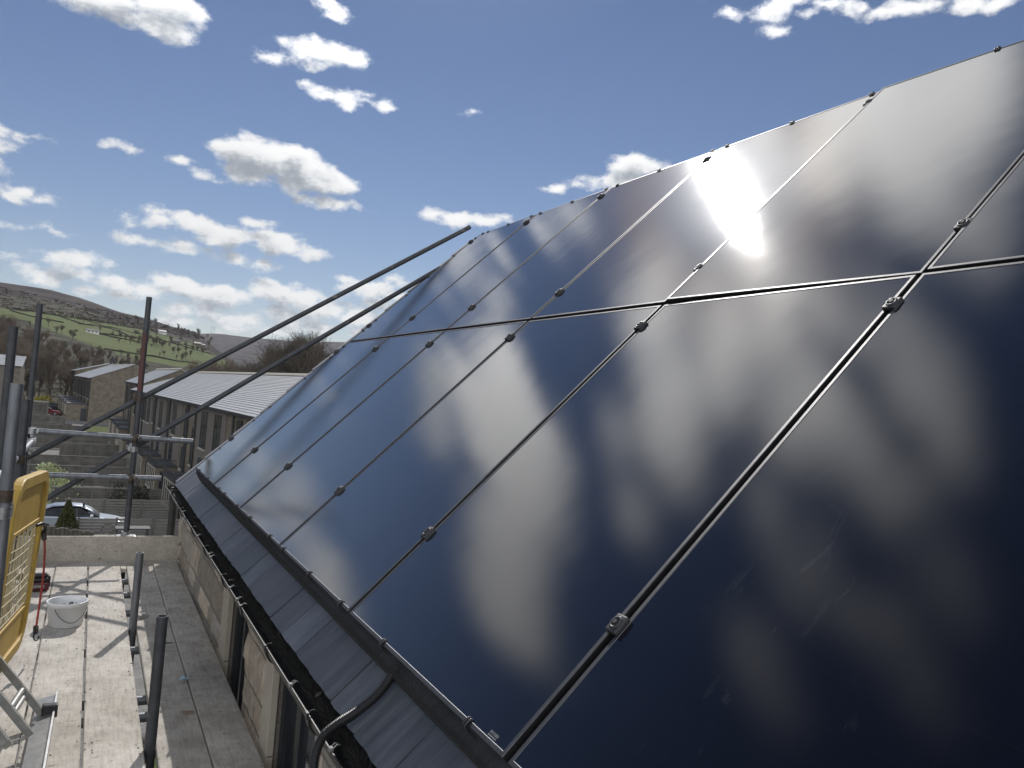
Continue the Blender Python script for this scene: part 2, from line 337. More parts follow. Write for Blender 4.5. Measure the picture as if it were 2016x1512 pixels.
for row in range(2):
    for k in range(6):
        v0, y0 = row*(PLN+GAP), -k*(PWD+GAP)
        m = arr(v0, y0)
        ax_, ay_ = rnd.uniform(-.10,.10), rnd.uniform(-.10,.10)
        if (row,k) == (1,3): ax_ = ay_ = 0.0
        if (row,k) == (1,4): ax_, ay_ = 0.0, 1.05        # this one sits a touch skew on its rails
        ce_ = Matrix.Translation((PWD/2, PLN/2, 0)); jit = ce_ @ Matrix.Rotation(R(ax_), 4, 'X') @ Matrix.Rotation(R(ay_), 4, 'Y') @ ce_.inverted()
        lab = PLAB[(row,k)]
        if False: lab = 'black solar panel, %s row, %s column from far gable, %s' % (('lower','upper')[row], names_col[k].split()[0], extra[(row,k)])
        e = empty('solar_panel', label=lab, cat='solar panel', group='black solar panels on the slate roof', mtx=m @ jit)
        if not proto:
            proto['frame'] = frame_mb().build('frame', MT['frame']); proto['glass'] = MB().box((.011,.011,-.006),(PWD-.011,PLN-.011,-.0016)).build('glass', MT['glass'])
            proto['clamp'] = clamp_mb().build('clamp', MT['clamp']); proto['bolt'] = bolt_mb().build('bolt', MT['tubedark'])
            fo, go, co, bo = [proto[q] for q in ('frame','glass','clamp','bolt')]; first = True
        def cp(q, par):
            o = proto[q]
            if not o.get('_used'): o['_used'] = 1; o.parent = par; return o
            o2 = o.copy(); col.objects.link(o2); o2.parent = par; o2.matrix_parent_inverse = Matrix.Identity(4); return o2
        cp('frame', e); cp('glass', e)
        vs = (.375, 1.575) if row == 0 else (.235, 1.60)
        for xx in ([-.010] if k == 0 else []) + [PWD+GAP/2]:
            for vv in vs:
                c = cp('clamp', e); c.location = (xx, vv, 0); b = cp('bolt', c)
        if (row, k) == (0, 4):
            mb = MB(); x = 1.078
            for i in range(17):
                w = rnd.choice((.0012,.0018,.0006)); mb.box((x-i*.0022-w, .021, -.0015),(x-i*.0022, .0285, -.0012))
            mb.box((x-.038,.0155,-.0015),(x,.0185,-.0012))
            mb.build('barcode_label', mat('grey_label',(0.22,0.22,0.22),rough=0.5), e)
for o in bpy.data.objects:
    if '_used' in o: del o['_used']

# black bird-proofing mesh along the eaves edge of the array
def mesh_strip(y0, y1):
    mb = MB(); rad = .00075
    def prof(t):                                     # t 0..1 from panel edge down to slates
        return (-.004 - .042*t - .010*math.sin(t*PI), -.012 - .106*t + .004*math.sin(2*PI*t))
    n = int((y0-y1)/.0125)
    NR = 10
    rows = [[rf(y0-i*.0125 - .006*math.sin(j*1.3) , *prof(j/NR)) + NRM*(.004*math.sin(i*.11+j*.5)) for j in range(NR+1)] for i in range(n+1)]
    for i in range(0, n+1):
        for j in range(NR):
            if i+1 <= n:
                a, b = rows[i][j], rows[i+1][j+1]; mb.tube(a, b, rad, n=3, caps=False)
                a, b = rows[i+1][j], rows[i][j+1]; mb.tube(a, b, rad, n=3, caps=False)
    for j in (0, NR):
        for i in range(n): mb.tube(rows[i][j], rows[i+1][j], rad*1.3, n=3, caps=False)
    return mb
def clip_mb(n=9):                                    # small black hook gripping a frame edge: two rings and a tail
    mb = MB()
    for dx in (-.006, .006):
        mb.path([(dx, -.006, -.040), (dx, -.0075, -.020), (dx, -.007, .002), (dx, -.003, .0055), (dx, .006, .005), (dx, .0145, .0035), (dx, .0155, -.001)], .0034, n=6)
    mb.bevbox((-.010,-.0085,-.038),(.010,-.003,-.016), .002); return mb
def place_clips(par, mats):
    base = None
    for mm in mats:
        if base is None: o = base = clip_mb().build('clip', MT['blackplastic'])
        else: o = base.copy(); col.objects.link(o)
        o.parent = par; o.matrix_basis = par.matrix_world.inverted() @ mm
bird = empty('bird_mesh', (0,0,0), 'black wire mesh closing the gap between panels and slates along the eaves', 'bird mesh')
mesh_strip(-.02, -6.9).build('netting', MT['wire'], bird)
place_clips(bird, [arr(0, y) for y in (-.24,-.8,-1.4,-1.67,-2.21,-2.66,-3.22,-3.54,-4.04,-4.5,-4.96,-5.57,-6.3)])
VT = 2*PLN+GAP
ridge_m = empty('ridge_bird_mesh', (0,0,0), 'row of black mesh clips along the top edge of the panels against the sky', 'bird mesh')
mb = MB()
for i in range(560): mb.tube(rf(-.02-i*.0125, VT+.004, -.014), rf(-.03-i*.0125, VT+.03, -.105), .0007, n=3, caps=False)
mb.tube(rf(-.02, VT+.004,-.014), rf(-7.0, VT+.004,-.014), .001, n=3)
mb.build('netting', MT['wire'], ridge_m)
flip = Matrix.Rotation(PI, 4, 'Z')
place_clips(ridge_m, [arr(VT, y) @ flip for y in (-.08,-.2,-.63,-1.07,-1.23,-1.75,-2.24,-2.38,-2.87,-3.40,-3.53,-4.04,-4.55,-4.70,-5.17,-5.72,-5.88,-6.4)])
verge_m = empty('verge_bird_mesh', (0,0,0), 'black mesh clips up the far sloping edge of the panels', 'bird mesh')
mb = MB()
for i in range(270): mb.tube(rf(.004, .02+i*.0127, -.014), rf(.03, .03+i*.0127, -.105), .0007, n=3, caps=False)
mb.build('netting', MT['wire'], verge_m)
place_clips(verge_m, [arr(v, 0) @ Matrix.Rotation(-PI/2, 4, 'Z') for v in (.25,.62,.80,1.2,1.50,1.66,1.90,2.06,2.45,2.75,3.1,3.40)])

# ================================================================== OUR HOUSE
YF, YN = 0.80, -9.5                                  # far gable, near end
house = empty('stone_house', (0, 0, -7.5), 'rock-faced stone house with dark slate eaves under the solar panels', 'house')
def H(o): o.parent = house; o.matrix_parent_inverse = Matrix.Translation((0,0,7.5)); return o
# slate roof: eaves courses modelled slate by slate, plain courses above
mb = MB(); r2 = random.Random(3)
v = -.225; ci = 0
lines0 = [.79,.56,.08,-.07,-.34,-.62,-.89,-1.17,-1.45,-1.72,-2.0,-2.22,-2.47,-2.69,-3.01,-3.23,-3.49,-3.78,-4.02,-4.26,-4.5,-4.75,-5.01,-5.29,-5.56,-5.84]
while v < 3.70:
    g = .235; y = YF - (0 if ci % 2 == 0 else .14)
    ys = list(lines0) if ci == 0 else None
    if ys is None:
        ys = [YF-.01]; y = YF-.01-(.14 if ci % 2 else .27)
        while y > YN: ys.append(y); y -= .27+r2.uniform(-.01,.01)
    else:
        y = ys[-1]-.27
        while y > YN: ys.append(y); y -= .27+r2.uniform(-.01,.01)
    for i in range(len(ys)-1):
        a, b = ys[i]-r2.uniform(.0015,.004), ys[i+1]+r2.uniform(.001,.003)
        sk = r2.uniform(-.004,.004); h0 = -.114+r2.uniform(-.002,.0025); t = r2.uniform(.72,1.22)
        L_ = min(g*1.75, 3.74-v)
        nseg = 5; bot = []
        for q in range(nseg+1):
            f = q/nseg; bot.append((a+(b-a)*f, v+sk*f+r2.uniform(-.003,.003)))
        dh = -.014                                   # tilt: upper end tucks under the next course
        top = [(b, v+L_), (a, v+L_)]
        jj = [r2.uniform(-.0025,.0025) for _ in range(8)]
        P = [rf(yy, vv, h0) for yy, vv in bot] + [rf(b+(jj[q] if q < 4 else 0)*.9, v+L_*f_, h0+dh*f_) for q, f_ in enumerate((.18,.38,.58,1))] + [rf(a-(jj[4+q])*.9*(q > 0), v+L_*f_, h0+dh*f_) for q, f_ in enumerate((1,.55,.36,.16))]
        mb.prism(P, NRM*(-.0075), 0, (t*r2.uniform(.97,1.03), t, t*r2.uniform(.98,1.05)))
    v += g; ci += 1
H(mb.build('eaves_slates', MT['slate']))
mb = MB()                                            # deck under the slates, and the rear slope
mb.hexa([rf(YF-.02,-.19,-.165), rf(YN,-.19,-.165), rf(YN,3.74,-.165), rf(YF-.02,3.74,-.165), rf(YF-.02,-.19,-.142), rf(YN,-.19,-.142), rf(YN,3.74,-.142), rf(YF-.02,3.74,-.142)])
apex = rf(0, 3.74, -.142)
mb.hexa([(apex.x+4.0, YN, apex.z-3.96), (apex.x+4.0, YF-.02, apex.z-3.96), (apex.x+.002, YF-.02, apex.z-.02), (apex.x+.002, YN, apex.z-.02), (apex.x+4.0, YN, apex.z-3.92), (apex.x+4.0, YF-.02, apex.z-3.92), (apex.x+.002, YF-.02, apex.z+.02), (apex.x+.002, YN, apex.z+.02)])
H(mb.build('roof', MT['slate']))
mb = MB(); v = -.2                                    # pale stepped verge units up the far gable
while v < 3.6:
    mb.prism([rf(YF+.012, v, -.113), rf(YF+.012, v+.325, -.124), rf(YF-.055, v+.325, -.124), rf(YF-.055, v, -.113)], NRM*.012)
    mb.prism([rf(YF+.012, v, -.113), rf(YF+.012, v+.325, -.124), rf(YF+.004, v+.325, -.124), rf(YF+.004, v, -.113)], NRM*(-.09)); v += .33
H(mb.build('verge', mat('grey_verge', (0.30,0.30,0.31), rough=0.5)))
mb = MB(); mb.box((-.012, YN, -.37), (-.002, YF, -.262)); mb.box((-.055,YN,-.263),(-.012,YF,-.255))
H(mb.build('fascia', MT['gutterplastic']))

# rock-faced wall with two window openings
WA = (-2.93, -2.30); WB = (-4.34, -3.62); WTOP = -.475
mb = MB(); r3 = random.Random(11)
def rockface(y0, y1, z0, z1):
    """one pitched-face block standing proud of the wall plane x=0 towards -x"""
    nx = max(4, int((y1-y0)/.02)); nz = max(4, int((z1-z0)/.02)); pr = r3.uniform(.010,.024); sd = r3.uniform(0,100); tl = r3.uniform(-.35,.35); tv = r3.uniform(-.35,.35)
    vs = []; t = r3.uniform(.58,1.15); wm = r3.uniform(-.05,.07)
    for i in range(nx+1):
        for j in range(nz+1):
            f, g = i/nx, j/nz; e = min(f, 1-f, 1.0); e2 = min(g, 1-g)
            edge = min(1, e*nx/1.0)*min(1, e2*nz/1.0)*(.55+.45*min(1, min(e*(y1-y0), e2*(z1-z0))/.035))
            y = y0+(y1-y0)*f; z = z0+(z1-z0)*g
            ns = mn.noise(Vector((y*9+sd, z*9, sd))); n2 = abs(mn.noise(Vector((y*22, z*22+sd, 3))))
            c = mn.cell(Vector((y*11+sd, z*11+sd*.3, sd)))
            d = edge*(pr*(1+tl*(f-.5)*2+tv*(g-.5)*2) + .008*ns + .007*(n2-.3) + .006*(c-.5) + .004*mn.noise(Vector((y*60, z*60, sd))))
            jy = 0 if edge == 0 and False else mn.noise(Vector((y*17, z*17, sd)))*.004
            vs.append((-max(d, 0.001), y+jy*(0 if f in (0,1) else 1), z+jy*(0 if g in (0,1) else 1)))
    fs = [(i*(nz+1)+j, i*(nz+1)+j+1, (i+1)*(nz+1)+j+1, (i+1)*(nz+1)+j) for i in range(nx) for j in range(nz)]
    mb.add(vs, fs, 0, (t*(1+wm), t, t*(1-wm)))
def clear(y0, y1, z1):
    out = [(y0, y1)]
    for a, b in ((WA[0], WA[1]+.20), (WB[0], WB[1]+.16)):
        nn = []
        for p, q in out:
            if q <= a or p >= b: nn.append((p, q)); continue
            if p < a: nn.append((p, a))
            if q > b: nn.append((b, q))
        out = nn
    return out
z = -1.62
for hh in (.15,.21,.16,.20,.14,.22,.165):
    z1 = min(z+hh, -.375); y = YF - r3.uniform(0,.2); ya = YF
    while ya > -8.0:
        w = r3.uniform(.22,.62); yb = ya-w
        for p, q in clear(yb, ya, z1):
            if q-p > .03: rockface(p+.006, q-.006, z+.006, z1-.006)
        ya = yb
    z += hh
H(mb.build('rock_faced_stones', MT['stone'], smooth=False))
mb = MB()                                            # backing wall with the openings left out, joints flush behind the stones
def wallpiece(y0, y1, z0, z1): mb.box((.0, y0, z0), (.28, y1, z1))
wallpiece(WA[1], YF, -7.5, -.29); wallpiece(WB[1], WA[0], -7.5, -.29); wallpiece(YN, WB[0], -7.5, -.29)
for a, b in (WA, WB): wallpiece(a, b, WTOP, -.29); wallpiece(a, b, -7.5, -1.75)
mb.box((.281, YF-.3, -7.5), (8.0, YF-.001, -.30)); 
mb.prism([(.281, YF-.3, -.301), (8.0, YF-.3, -.301), (apex.x+2.6, YF-.3, apex.z-2.7), (apex.x, YF-.3, apex.z-.15), (.281+.0, YF-.3, -.12)], (0,.298,0))
H(mb.build('wall', MT['mortar']))
for a, b in (WA, WB):                                 # dressed jamb at the far side of each opening
    zz = -1.6; mb = MB()
    w = .20 if (a, b) == WA else .16
    for hh in (.34,.36,.42):
        mb.bevbox((-.012, b-.012, zz+.003), (.02, b+w-.004, min(zz+hh, -.378)-.003), .003, tone=r3.uniform(.9,1.08)); zz += hh
    H(mb.build('jamb', MT['ashlar']))
for i, (a, b) in enumerate((WA, WB)):
    fr = MB(); x0, x1 = .042, .10; zb = -1.75
    fr.box((x0, a+.001, zb), (x1, a+.06, WTOP-.001)); fr.box((x0, b-.06, zb), (x1, b-.001, WTOP-.001)); fr.box((x0+.002, a+.06, WTOP-.075), (x1, b-.06, WTOP-.001)); fr.box((x0+.002, a+.06, zb), (x1, b-.06, zb+.07))
    fr.bevbox((x0-.022, a+.10, WTOP-.064), (x0-.001, b-.08, WTOP-.030), .005)     # trickle vent cover on the head
    fr.box((x0+.004, (a+b)/2+.03, zb+.07),(x1-.003,(a+b)/2+.075, WTOP-.075))
    f = H(fr.build('window', MT['winframe'])); f['label'] = ('narrow dark window farther along the wall','dark window nearest the conduit')[i]
    p = MB().box((x0+.022, a+.06, zb+.07), (x0+.028, b-.06, WTOP-.075)).build('pane', MT['pane'], f)
    bd = MB().box((x0+.35, a-.1, zb), (x0+.36, b+.1, WTOP)).build('room_shade_sheet', mat('dark_room', (0.03,0.03,0.03)), f)  # dark sheet put in for the shade of the room behind the pane
# gutter: half-round channel with lip, brackets
def gut_prof(t=0.0):
    cx, cz, r = -.078, -.292, .054+t
    pts = [(cx+r*math.cos(a), cz+r*math.sin(a)) for a in [PI+PI*i/14 for i in range(15)]]
    return pts
mb = MB(); po = gut_prof(.0025); pi_ = gut_prof(0)
def extr(mb, ring, y0, y1):
    n = len(ring); vs = [(x, y0, z) for x, z in ring] + [(x, y1, z) for x, z in ring]
    mb.add(vs, [(i, (i+1)%n, n+(i+1)%n, n+i) for i in range(n)] + [tuple(range(n)), tuple(reversed(range(n, 2*n)))])
extr(mb, po + list(reversed(pi_)), 1.10, -8.6)
extr(mb, [(-.1350,-.292),(-.1310,-.292),(-.1310,-.2885),(-.1350,-.2885)], 1.10, -8.6)
extr(mb, [(x, z) for x, z in po], 1.10, 1.104)
gutter = H(mb.build('gutter', MT['gutterplastic']))
dp_ = MB().tube((-.062,.93,-7.5),(-.062,.93,-.40),.034,n=16); dp_.path([(-.062,.93,-.42),(-.064,.93,-.37),(-.078,.93,-.335)],.034,n=14)
for z_ in (-1.0,-2.6,-4.4): dp_.tube((-.062,.93,z_-.03),(-.062,.93,z_+.03),.041,n=16)
H(dp_.build('downpipe', MT['gutterplastic']))
bz = MB()
for i in range(15): pass
ybr = [.35,-.46,-1.32,-2.02,-2.80,-3.42,-4.02,-4.72,-5.4]
br0 = None
for y in ybr:
    if br0 is None:
        b_ = MB(); ro = gut_prof(.010); ri = gut_prof(.0032); extr(b_, ro+list(reversed(ri)), .022, -.022)
        b_.box((-.145,-.012,-.296),(-.1372,.012,-.276)); b_.path([(-.141,0,-.281),(-.125,0,-.272),(-.112,.004,-.276)], .003, n=5)
        br0 = o = b_.build('bracket', MT['blackplastic'], gutter); 
    else: o = br0.copy(); col.objects.link(o); o.parent = gutter
    o.location = (0, y, 0)
cl0 = None
for y in (.62,-.60,-1.62,-2.22,-2.30,-3.05,-3.28,-3.40,-4.45,-4.98):
    if cl0 is None:
        b_ = MB(); b_.bevbox((-.142,-.010,-.292),(-.127,.010,-.279),.003); b_.path([(-.13,-.008,-.282),(-.117,-.003,-.274),(-.106,.006,-.279)],.0026,n=5); b_.path([(-.13,.008,-.282),(-.12,.012,-.275),(-.108,.016,-.28)],.0022,n=5)
        cl0 = o = b_.build('clip', mat('pale_clip',(0.20,0.20,0.19),rough=0.6), gutter)
    else: o = cl0.copy(); col.objects.link(o); o.parent = gutter
    o.location = (0, y, 0)
# bristle brush stuffed in the gutter
mb = MB(); r4 = random.Random(5)
mb.path([(-.075, y/4, -.312) for y in range(4, -33, -1)], .010, n=7)
for i in range(30000):
    y = r4.uniform(-8.2, 1.06) if r4.random() < .12 else 1.06-6.9*(1-r4.random()**1.6); a = r4.uniform(-.1, PI+.1); ln = r4.uniform(.024,.058)*(.8+.5*abs(mn.noise(Vector((y*9,0,0)))))
    if r4.random() < .06: ln *= 1.45
    p = Vector((-.076, y, -.300)); d = Vector((math.cos(a), r4.uniform(-.9,.9), math.sin(a))).normalized()
    if d.z < 0.45: ln = min(ln, .044)
    q = p+d*ln; s_ = Vector((r4.uniform(-1,1), r4.uniform(-1,1), r4.uniform(-1,1))).cross(d).normalized()*.00085
    mb.add([p-s_, p+s_, q], [(0,1,2)])
brush = mb.build('gutter_brush', MT['brush']); tag(brush, 'black bristle brush filling the gutter below the slates', 'gutter brush')
mb = MB()
for i in range(30):
    y = r4.uniform(-5.4, .8); c = Vector((r4.uniform(-.115,-.045), y, -.262+r4.uniform(-.008,.012))); a = r4.uniform(0, PI)
    d = Vector((math.cos(a), math.sin(a), r4.uniform(-.3,.3)))*r4.uniform(.01,.035); w = Vector((-d.y, d.x, 0)).normalized()*r4.uniform(.002,.008)
    mb.add([c-d, c+w+Vector((0,0,.003)), c+d, c-w], [(0,1,2,3)])
tag(mb.build('dead_leaves', mat('dead_leaf',(0.10,0.085,0.065),(0.04,0.035,0.03),scale=30)), 'scraps of dead leaf and twig caught in the gutter brush', 'leaves', kind='stuff')

# corrugated conduit from under the mesh, over the gutter and down the wall
def bez(P, n):
    out = []
    for i in range(len(P)-1):
        p0, p1, p2, p3 = P[max(i-1,0)], P[i], P[i+1], P[min(i+2, len(P)-1)]
        for k in range(n):
            t = k/n; out.append(.5*((2*p1) + (p2-p0)*t + (2*p0-5*p1+4*p2-p3)*t*t + (3*p1-p0-3*p2+p3)*t**3))
    out.append(P[-1]); return out
cp_ = [rf(-4.90,.20,-.085), rf(-4.955,.02,-.088), rf(-4.985,-.09,-.093), rf(-4.985,-.17,-.085), Vector((-.115,-4.965,-.222)), Vector((-.158,-4.965,-.258)), Vector((-.182,-4.99,-.32)), Vector((-.180,-5.03,-.42)), Vector((-.172,-5.06,-.6)), Vector((-.165,-5.07,-1.1))]
pts = bez(cp_, 60); rad = [.0155 if (i//2) % 2 else .0120 for i in range(len(pts))]
tag(MB().path(pts, .014, n=14, radii=rad).build('flexible_conduit', MT['blackplastic']), 'black corrugated conduit running from the panels over the gutter', 'conduit')

# ================================================================== SCAFFOLD DECK
DZ = -.90
def board(name, x0, x1, y0, y1, z1, m, label, grp='scaffold boards of the platform', th=.038, seed=0):
    rr = random.Random(seed); mb = MB(); n = 40
    ring = lambda y, k: [(x0+.0012*mn.noise(Vector((y*3,seed,0))), y, z1-th), (x1+.0012*mn.noise(Vector((y*3,seed,5))), y, z1-th), (x1+.0016*mn.noise(Vector((y*5,seed,9))), y, z1-.004), (x1-.004, y, z1+.0015*mn.noise(Vector((y*1.2,seed,2)))), (x0+.004, y, z1+.0015*mn.noise(Vector((y*1.2,seed,7)))), (x0+.0016*mn.noise(Vector((y*5,seed,4))), y, z1-.004)]
    vs = []
    for k in range(n+1): vs += ring(y0+(y1-y0)*k/n, k)
    fs = [(k*6+i, (k+1)*6+i, (k+1)*6+(i+1)%6, k*6+(i+1)%6) for k in range(n) for i in range(6)] + [tuple(range(6)), tuple(reversed(range(n*6, n*6+6)))]
    o = mb.add(vs, fs).build(name, m); tag(o, label, 'scaffold board', grp); return o
board('scaffold_board', -1.245, -.978, -8.0, .375, DZ-.004, MT['board'], 'outermost scaffold board, under the yellow gate and the maroon tool', seed=1)
board('scaffold_board', -.971, -.740, -8.0, .375, DZ, MT['board'], 'scaffold board carrying the white bucket', seed=2)
board('scaffold_board', -.729, -.4925, -8.0, .372, DZ, MT['board'], 'scaffold board just left of the dark gap with the stub poles', seed=3)
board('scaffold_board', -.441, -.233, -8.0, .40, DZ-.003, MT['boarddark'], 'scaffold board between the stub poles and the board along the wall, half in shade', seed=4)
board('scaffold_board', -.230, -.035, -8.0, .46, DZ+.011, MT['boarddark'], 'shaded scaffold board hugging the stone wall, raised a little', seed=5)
mb = MB(); mb.box((-1.24,.382,DZ-.04),(-.30,.575,DZ-.001)); mb.box((-.299,.466,DZ-.04),(.0,.574,DZ-.002))
tag(mb.build('end_board', MT['boarddark']), 'short board lying crosswise at the far end of the platform under the toe board', 'scaffold board')
mb = MB(); mb.box((-.488,.26,DZ-.036),(-.445,.372,DZ-.003)); tag(mb.build('packing_block', MT['board']), 'small timber block plugging the far end of the gap', 'block')
mb = MB(); nX = 30; a, b = -1.30, -.012
def zt(x): return DZ+.212+.003*mn.noise(Vector((x*4,0,3)))
vs = []
for i in range(nX+1):
    x = a+(b-a)*i/nX; vs += [(x,.578,DZ-.03),(x,.614,DZ-.03),(x,.614,zt(x)-.003),(x,.611,zt(x)),(x,.581,zt(x)),(x,.578,zt(x)-.003)]
mb.add(vs, [(k*6+i, k*6+(i+1)%6, (k+1)*6+(i+1)%6, (k+1)*6+i) for k in range(nX) for i in range(6)] + [tuple(reversed(range(6))), tuple(range(nX*6, nX*6+6))])
tag(mb.build('toe_board', MT['toe']), 'upright toe board closing the far end of the platform', 'toe board')
mb = MB().box((-1.34,-8,DZ-.03),(-1.302,.57,DZ+.20)); tag(mb.build('toe_board', MT['toe']), 'toe board along the outer edge behind the yellow gate', 'toe board')

# tubes ---------------------------------------------------------------
TR = .02415
def pole(p0, p1, label, m='tube', name='scaffold_tube', r=TR, grp='scaffold tubes'):
    p0, p1 = Vector(p0), Vector(p1); o = MB().tube((0,0,0), p1-p0, r, n=20, hollow=.004).build(name, MT[m], loc=p0)
    return tag(o, label, 'scaffold tube', grp)
def couple(c, d1, d2, label, m='rust', s=1.0, grp='scaffold couplers'):
    """swivel coupler at c joining tubes along d1 and d2: two clamp halves, bolts with nuts"""
    c, d1, d2 = Vector(c), Vector(d1).normalized(), Vector(d2).normalized()
    e = empty('scaffold_coupler', c, label, 'coupler', grp)
    n = d1.cross(d2).normalized()
    for nm, d, off in (('clamp_band', d1, n*-.0), ('clamp_band', d2, n*.052)):
        mb = MB(); mb.tube(off-d*.022, off+d*.022, .0305, n=18); mb.tube(off-d*.024, off-d*.020, .0325, n=18); mb.tube(off+d*.020, off+d*.024, .0325, n=18)
        w = d.cross(n).normalized(); q = off+w*.034
        mb.hexa([q+w*sx*.012+d*sy*.018+n*sz*.014 for sz in (-1,1) for sx, sy in ((-1,-1),(1,-1),(1,1),(-1,1))])
        o = mb.build(nm, MT[m], e)
        b = MB(); b.tube(q-n*.030+w*.006, q+n*.055+w*.006, .0062, n=8); b.tube(q+n*.030+w*.006, q+n*.042+w*.006, .0125, n=6); b.tube(q-n*.034+w*.006, q-n*.026+w*.006, .0115, n=6)
        b.build('bolt', MT['rust' if m != 'zinc' else 'zinc'], e)
    return e
EX = Vector((1,0,0)); EY = Vector((0,1,0)); EZ = Vector((0,0,1))
YS = .655
def aty_(p, y=YS): return aty(p[0], p[1], y)
s5t = aty_((294,585)); s5b = aty_((246,1050))
X5 = (s5t.x+s5b.x)/2
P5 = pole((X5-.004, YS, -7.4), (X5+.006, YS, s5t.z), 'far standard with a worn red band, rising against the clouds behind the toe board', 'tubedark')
za, zb = aty_((288,655)).z, aty_((276,770)).z
MB().tube((0,0,zb+7.4),(.004*0,0,za+7.4), TR+.0008, n=20, caps=False).build('painted_band', MT['redband'], P5).location = (.0085*.9,0,0)
h1a, h1b = aty_((40,846.5), YS-.052), aty_((380,869), YS-.052)
h2a, h2b = aty_((60,934), YS-.052), aty_((317,942), YS-.052)
pole(h1a, h1b, 'upper horizontal guard rail across the far end, bright along its top')
pole(h2a, h2b, 'lower horizontal guard rail across the far end, behind the yellow gate')
d1a, d1b = aty_((40,908), YS+.052), aty_((925,447), YS+.052)
d2a, d2b = aty_((80,988.5), YS+.052), aty_((866,528), YS+.052)
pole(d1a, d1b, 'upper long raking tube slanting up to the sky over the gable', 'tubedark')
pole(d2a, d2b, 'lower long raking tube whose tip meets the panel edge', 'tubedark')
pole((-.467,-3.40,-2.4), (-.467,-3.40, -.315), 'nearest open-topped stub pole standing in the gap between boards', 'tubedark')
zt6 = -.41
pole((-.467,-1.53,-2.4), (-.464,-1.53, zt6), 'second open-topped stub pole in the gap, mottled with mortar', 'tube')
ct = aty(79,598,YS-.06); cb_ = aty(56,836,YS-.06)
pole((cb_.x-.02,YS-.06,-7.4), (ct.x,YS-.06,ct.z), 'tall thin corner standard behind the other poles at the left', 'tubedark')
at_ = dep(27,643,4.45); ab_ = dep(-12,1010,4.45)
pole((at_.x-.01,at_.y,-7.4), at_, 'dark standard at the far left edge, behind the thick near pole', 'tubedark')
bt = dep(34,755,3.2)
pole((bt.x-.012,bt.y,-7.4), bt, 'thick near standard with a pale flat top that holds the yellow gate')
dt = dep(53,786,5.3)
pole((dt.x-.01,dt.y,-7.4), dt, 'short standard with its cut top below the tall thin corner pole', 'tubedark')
lx = ct.x+.05
l1 = aty(66,866,YS-.12); 
pole((l1.x,.60,l1.z), (l1.x-.035,-6.0,l1.z), 'sunlit guard rail running back along the outer edge of the platform')
pole((l1.x+.005,.60,-.36), (l1.x-.03,-6.0,-.36), 'lower guard rail along the outer edge behind the yellow gate')
# couplers
couple((X5+.003,YS,aty_((272,785)).z), EZ, (d1b-d1a), 'rusty coupler fixing the upper raking tube to the red-banded standard')
couple((X5,YS,h1a.z+(X5-h1a.x)/(h1b.x-h1a.x)*(h1b.z-h1a.z)), EX, EZ, 'rusty coupler on the upper guard rail at the red-banded standard')
couple((X5-.002,YS,h2a.z+(X5-h2a.x)/(h2b.x-h2a.x)*(h2b.z-h2a.z)), EX, EZ, 'rusty coupler on the lower guard rail at the red-banded standard')
couple((X5-.001,YS,aty_((258,884)).z), EZ, (d2b-d2a), 'grey swivel coupler holding the lower raking tube', 'zinc')
couple((h1a.x+.09,YS-.052,h1a.z), EX, EZ, 'shiny coupler where the upper guard rail meets the corner standard', 'zinc')
couple((l1.x,.30,l1.z), EY, EX, 'shiny coupler at the far end of the sunlit side rail', 'zinc')
bc1 = dep(12,975,3.2); bc2 = dep(8,1085,3.2)
couple((bt.x-.005,bt.y,bc1.z), EZ, (1,.25,0), 'rusty coupler whose bolt pins the top of the yellow gate')
couple((bt.x-.007,bt.y,dep(12,1008,3.2).z), EZ, (1,-.1,0), 'silvery coupler just under the rusty one on the thick near standard', 'zinc')
couple((dt.x-.003,dt.y,dep(46,905,5.3).z), EZ, EX, 'dark coupler on the short standard by the side rail')
# coupler sleeve sitting on the toe board foot of the far standard
e = empty('scaffold_sleeve', (X5-.002,YS-.03,DZ+.212), 'grey clamp foot where the red-banded standard passes the toe board', 'coupler', 'scaffold couplers')
mb = MB(); mb.bevbox((-.085,-.045,-.052),(.085,.045,.004),.012); mb.tube((0,.03,-.05),(0,.03,.03),.034,n=18); mb.tube((-.105,-.0,-.03),(.105,-.0,-.03),.012,n=10); mb.build('clamp_body', MT['zinc'], e)
# transoms glimpsed through the gap
for y, lab in ((.05,'farthest'),(-.40,'second farthest'),(-.92,'third farthest'),(-1.78,'fourth'),(-2.63,'fifth'),(-2.86,'nearest')):
    pole((-1.42,y,DZ-.068), (-.02,y,DZ-.068), '%s cross tube under the platform, seen through the gap between boards' % lab, 'tube')
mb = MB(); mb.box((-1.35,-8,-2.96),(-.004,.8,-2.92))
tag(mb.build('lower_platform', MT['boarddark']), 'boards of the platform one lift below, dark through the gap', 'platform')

# ================================================================== THINGS ON THE DECK
# bucket
bk = empty('bucket', (-.853,-1.372,DZ+.001), 'white plastic bucket with a thin wire handle, scraps of rubbish inside', 'bucket')
prof = [(0,.003),(.090,.003),(.094,.0),(.098,.004),(.1115,.128),(.1185,.129),(.1195,.150),(.1215,.154),(.1185,.157),(.1125,.155),(.1105,.13),(.096,.012),(0,.012)]
MB().lathe(prof, (0,0,0), 44).build('body', MT['white'], bk)
a0 = R(-122); a1 = R(-25); ptsb = []
for i in range(25):
    f = i/24; a = a0+(a1-a0)*f; ptsb.append(Vector((.123*math.cos(a), .123*math.sin(a), .125-.085*math.sin(PI*f)**.8)))
MB().path(ptsb, .0022, n=6).build('handle', mat('steel_wire',(0.12,0.12,0.12),rough=0.4,metal=0.6), bk)
mb = MB(); r5 = random.Random(2)
mb.lathe([(0,.075),(.1035,.075)], (0,0,0), 30, 1)
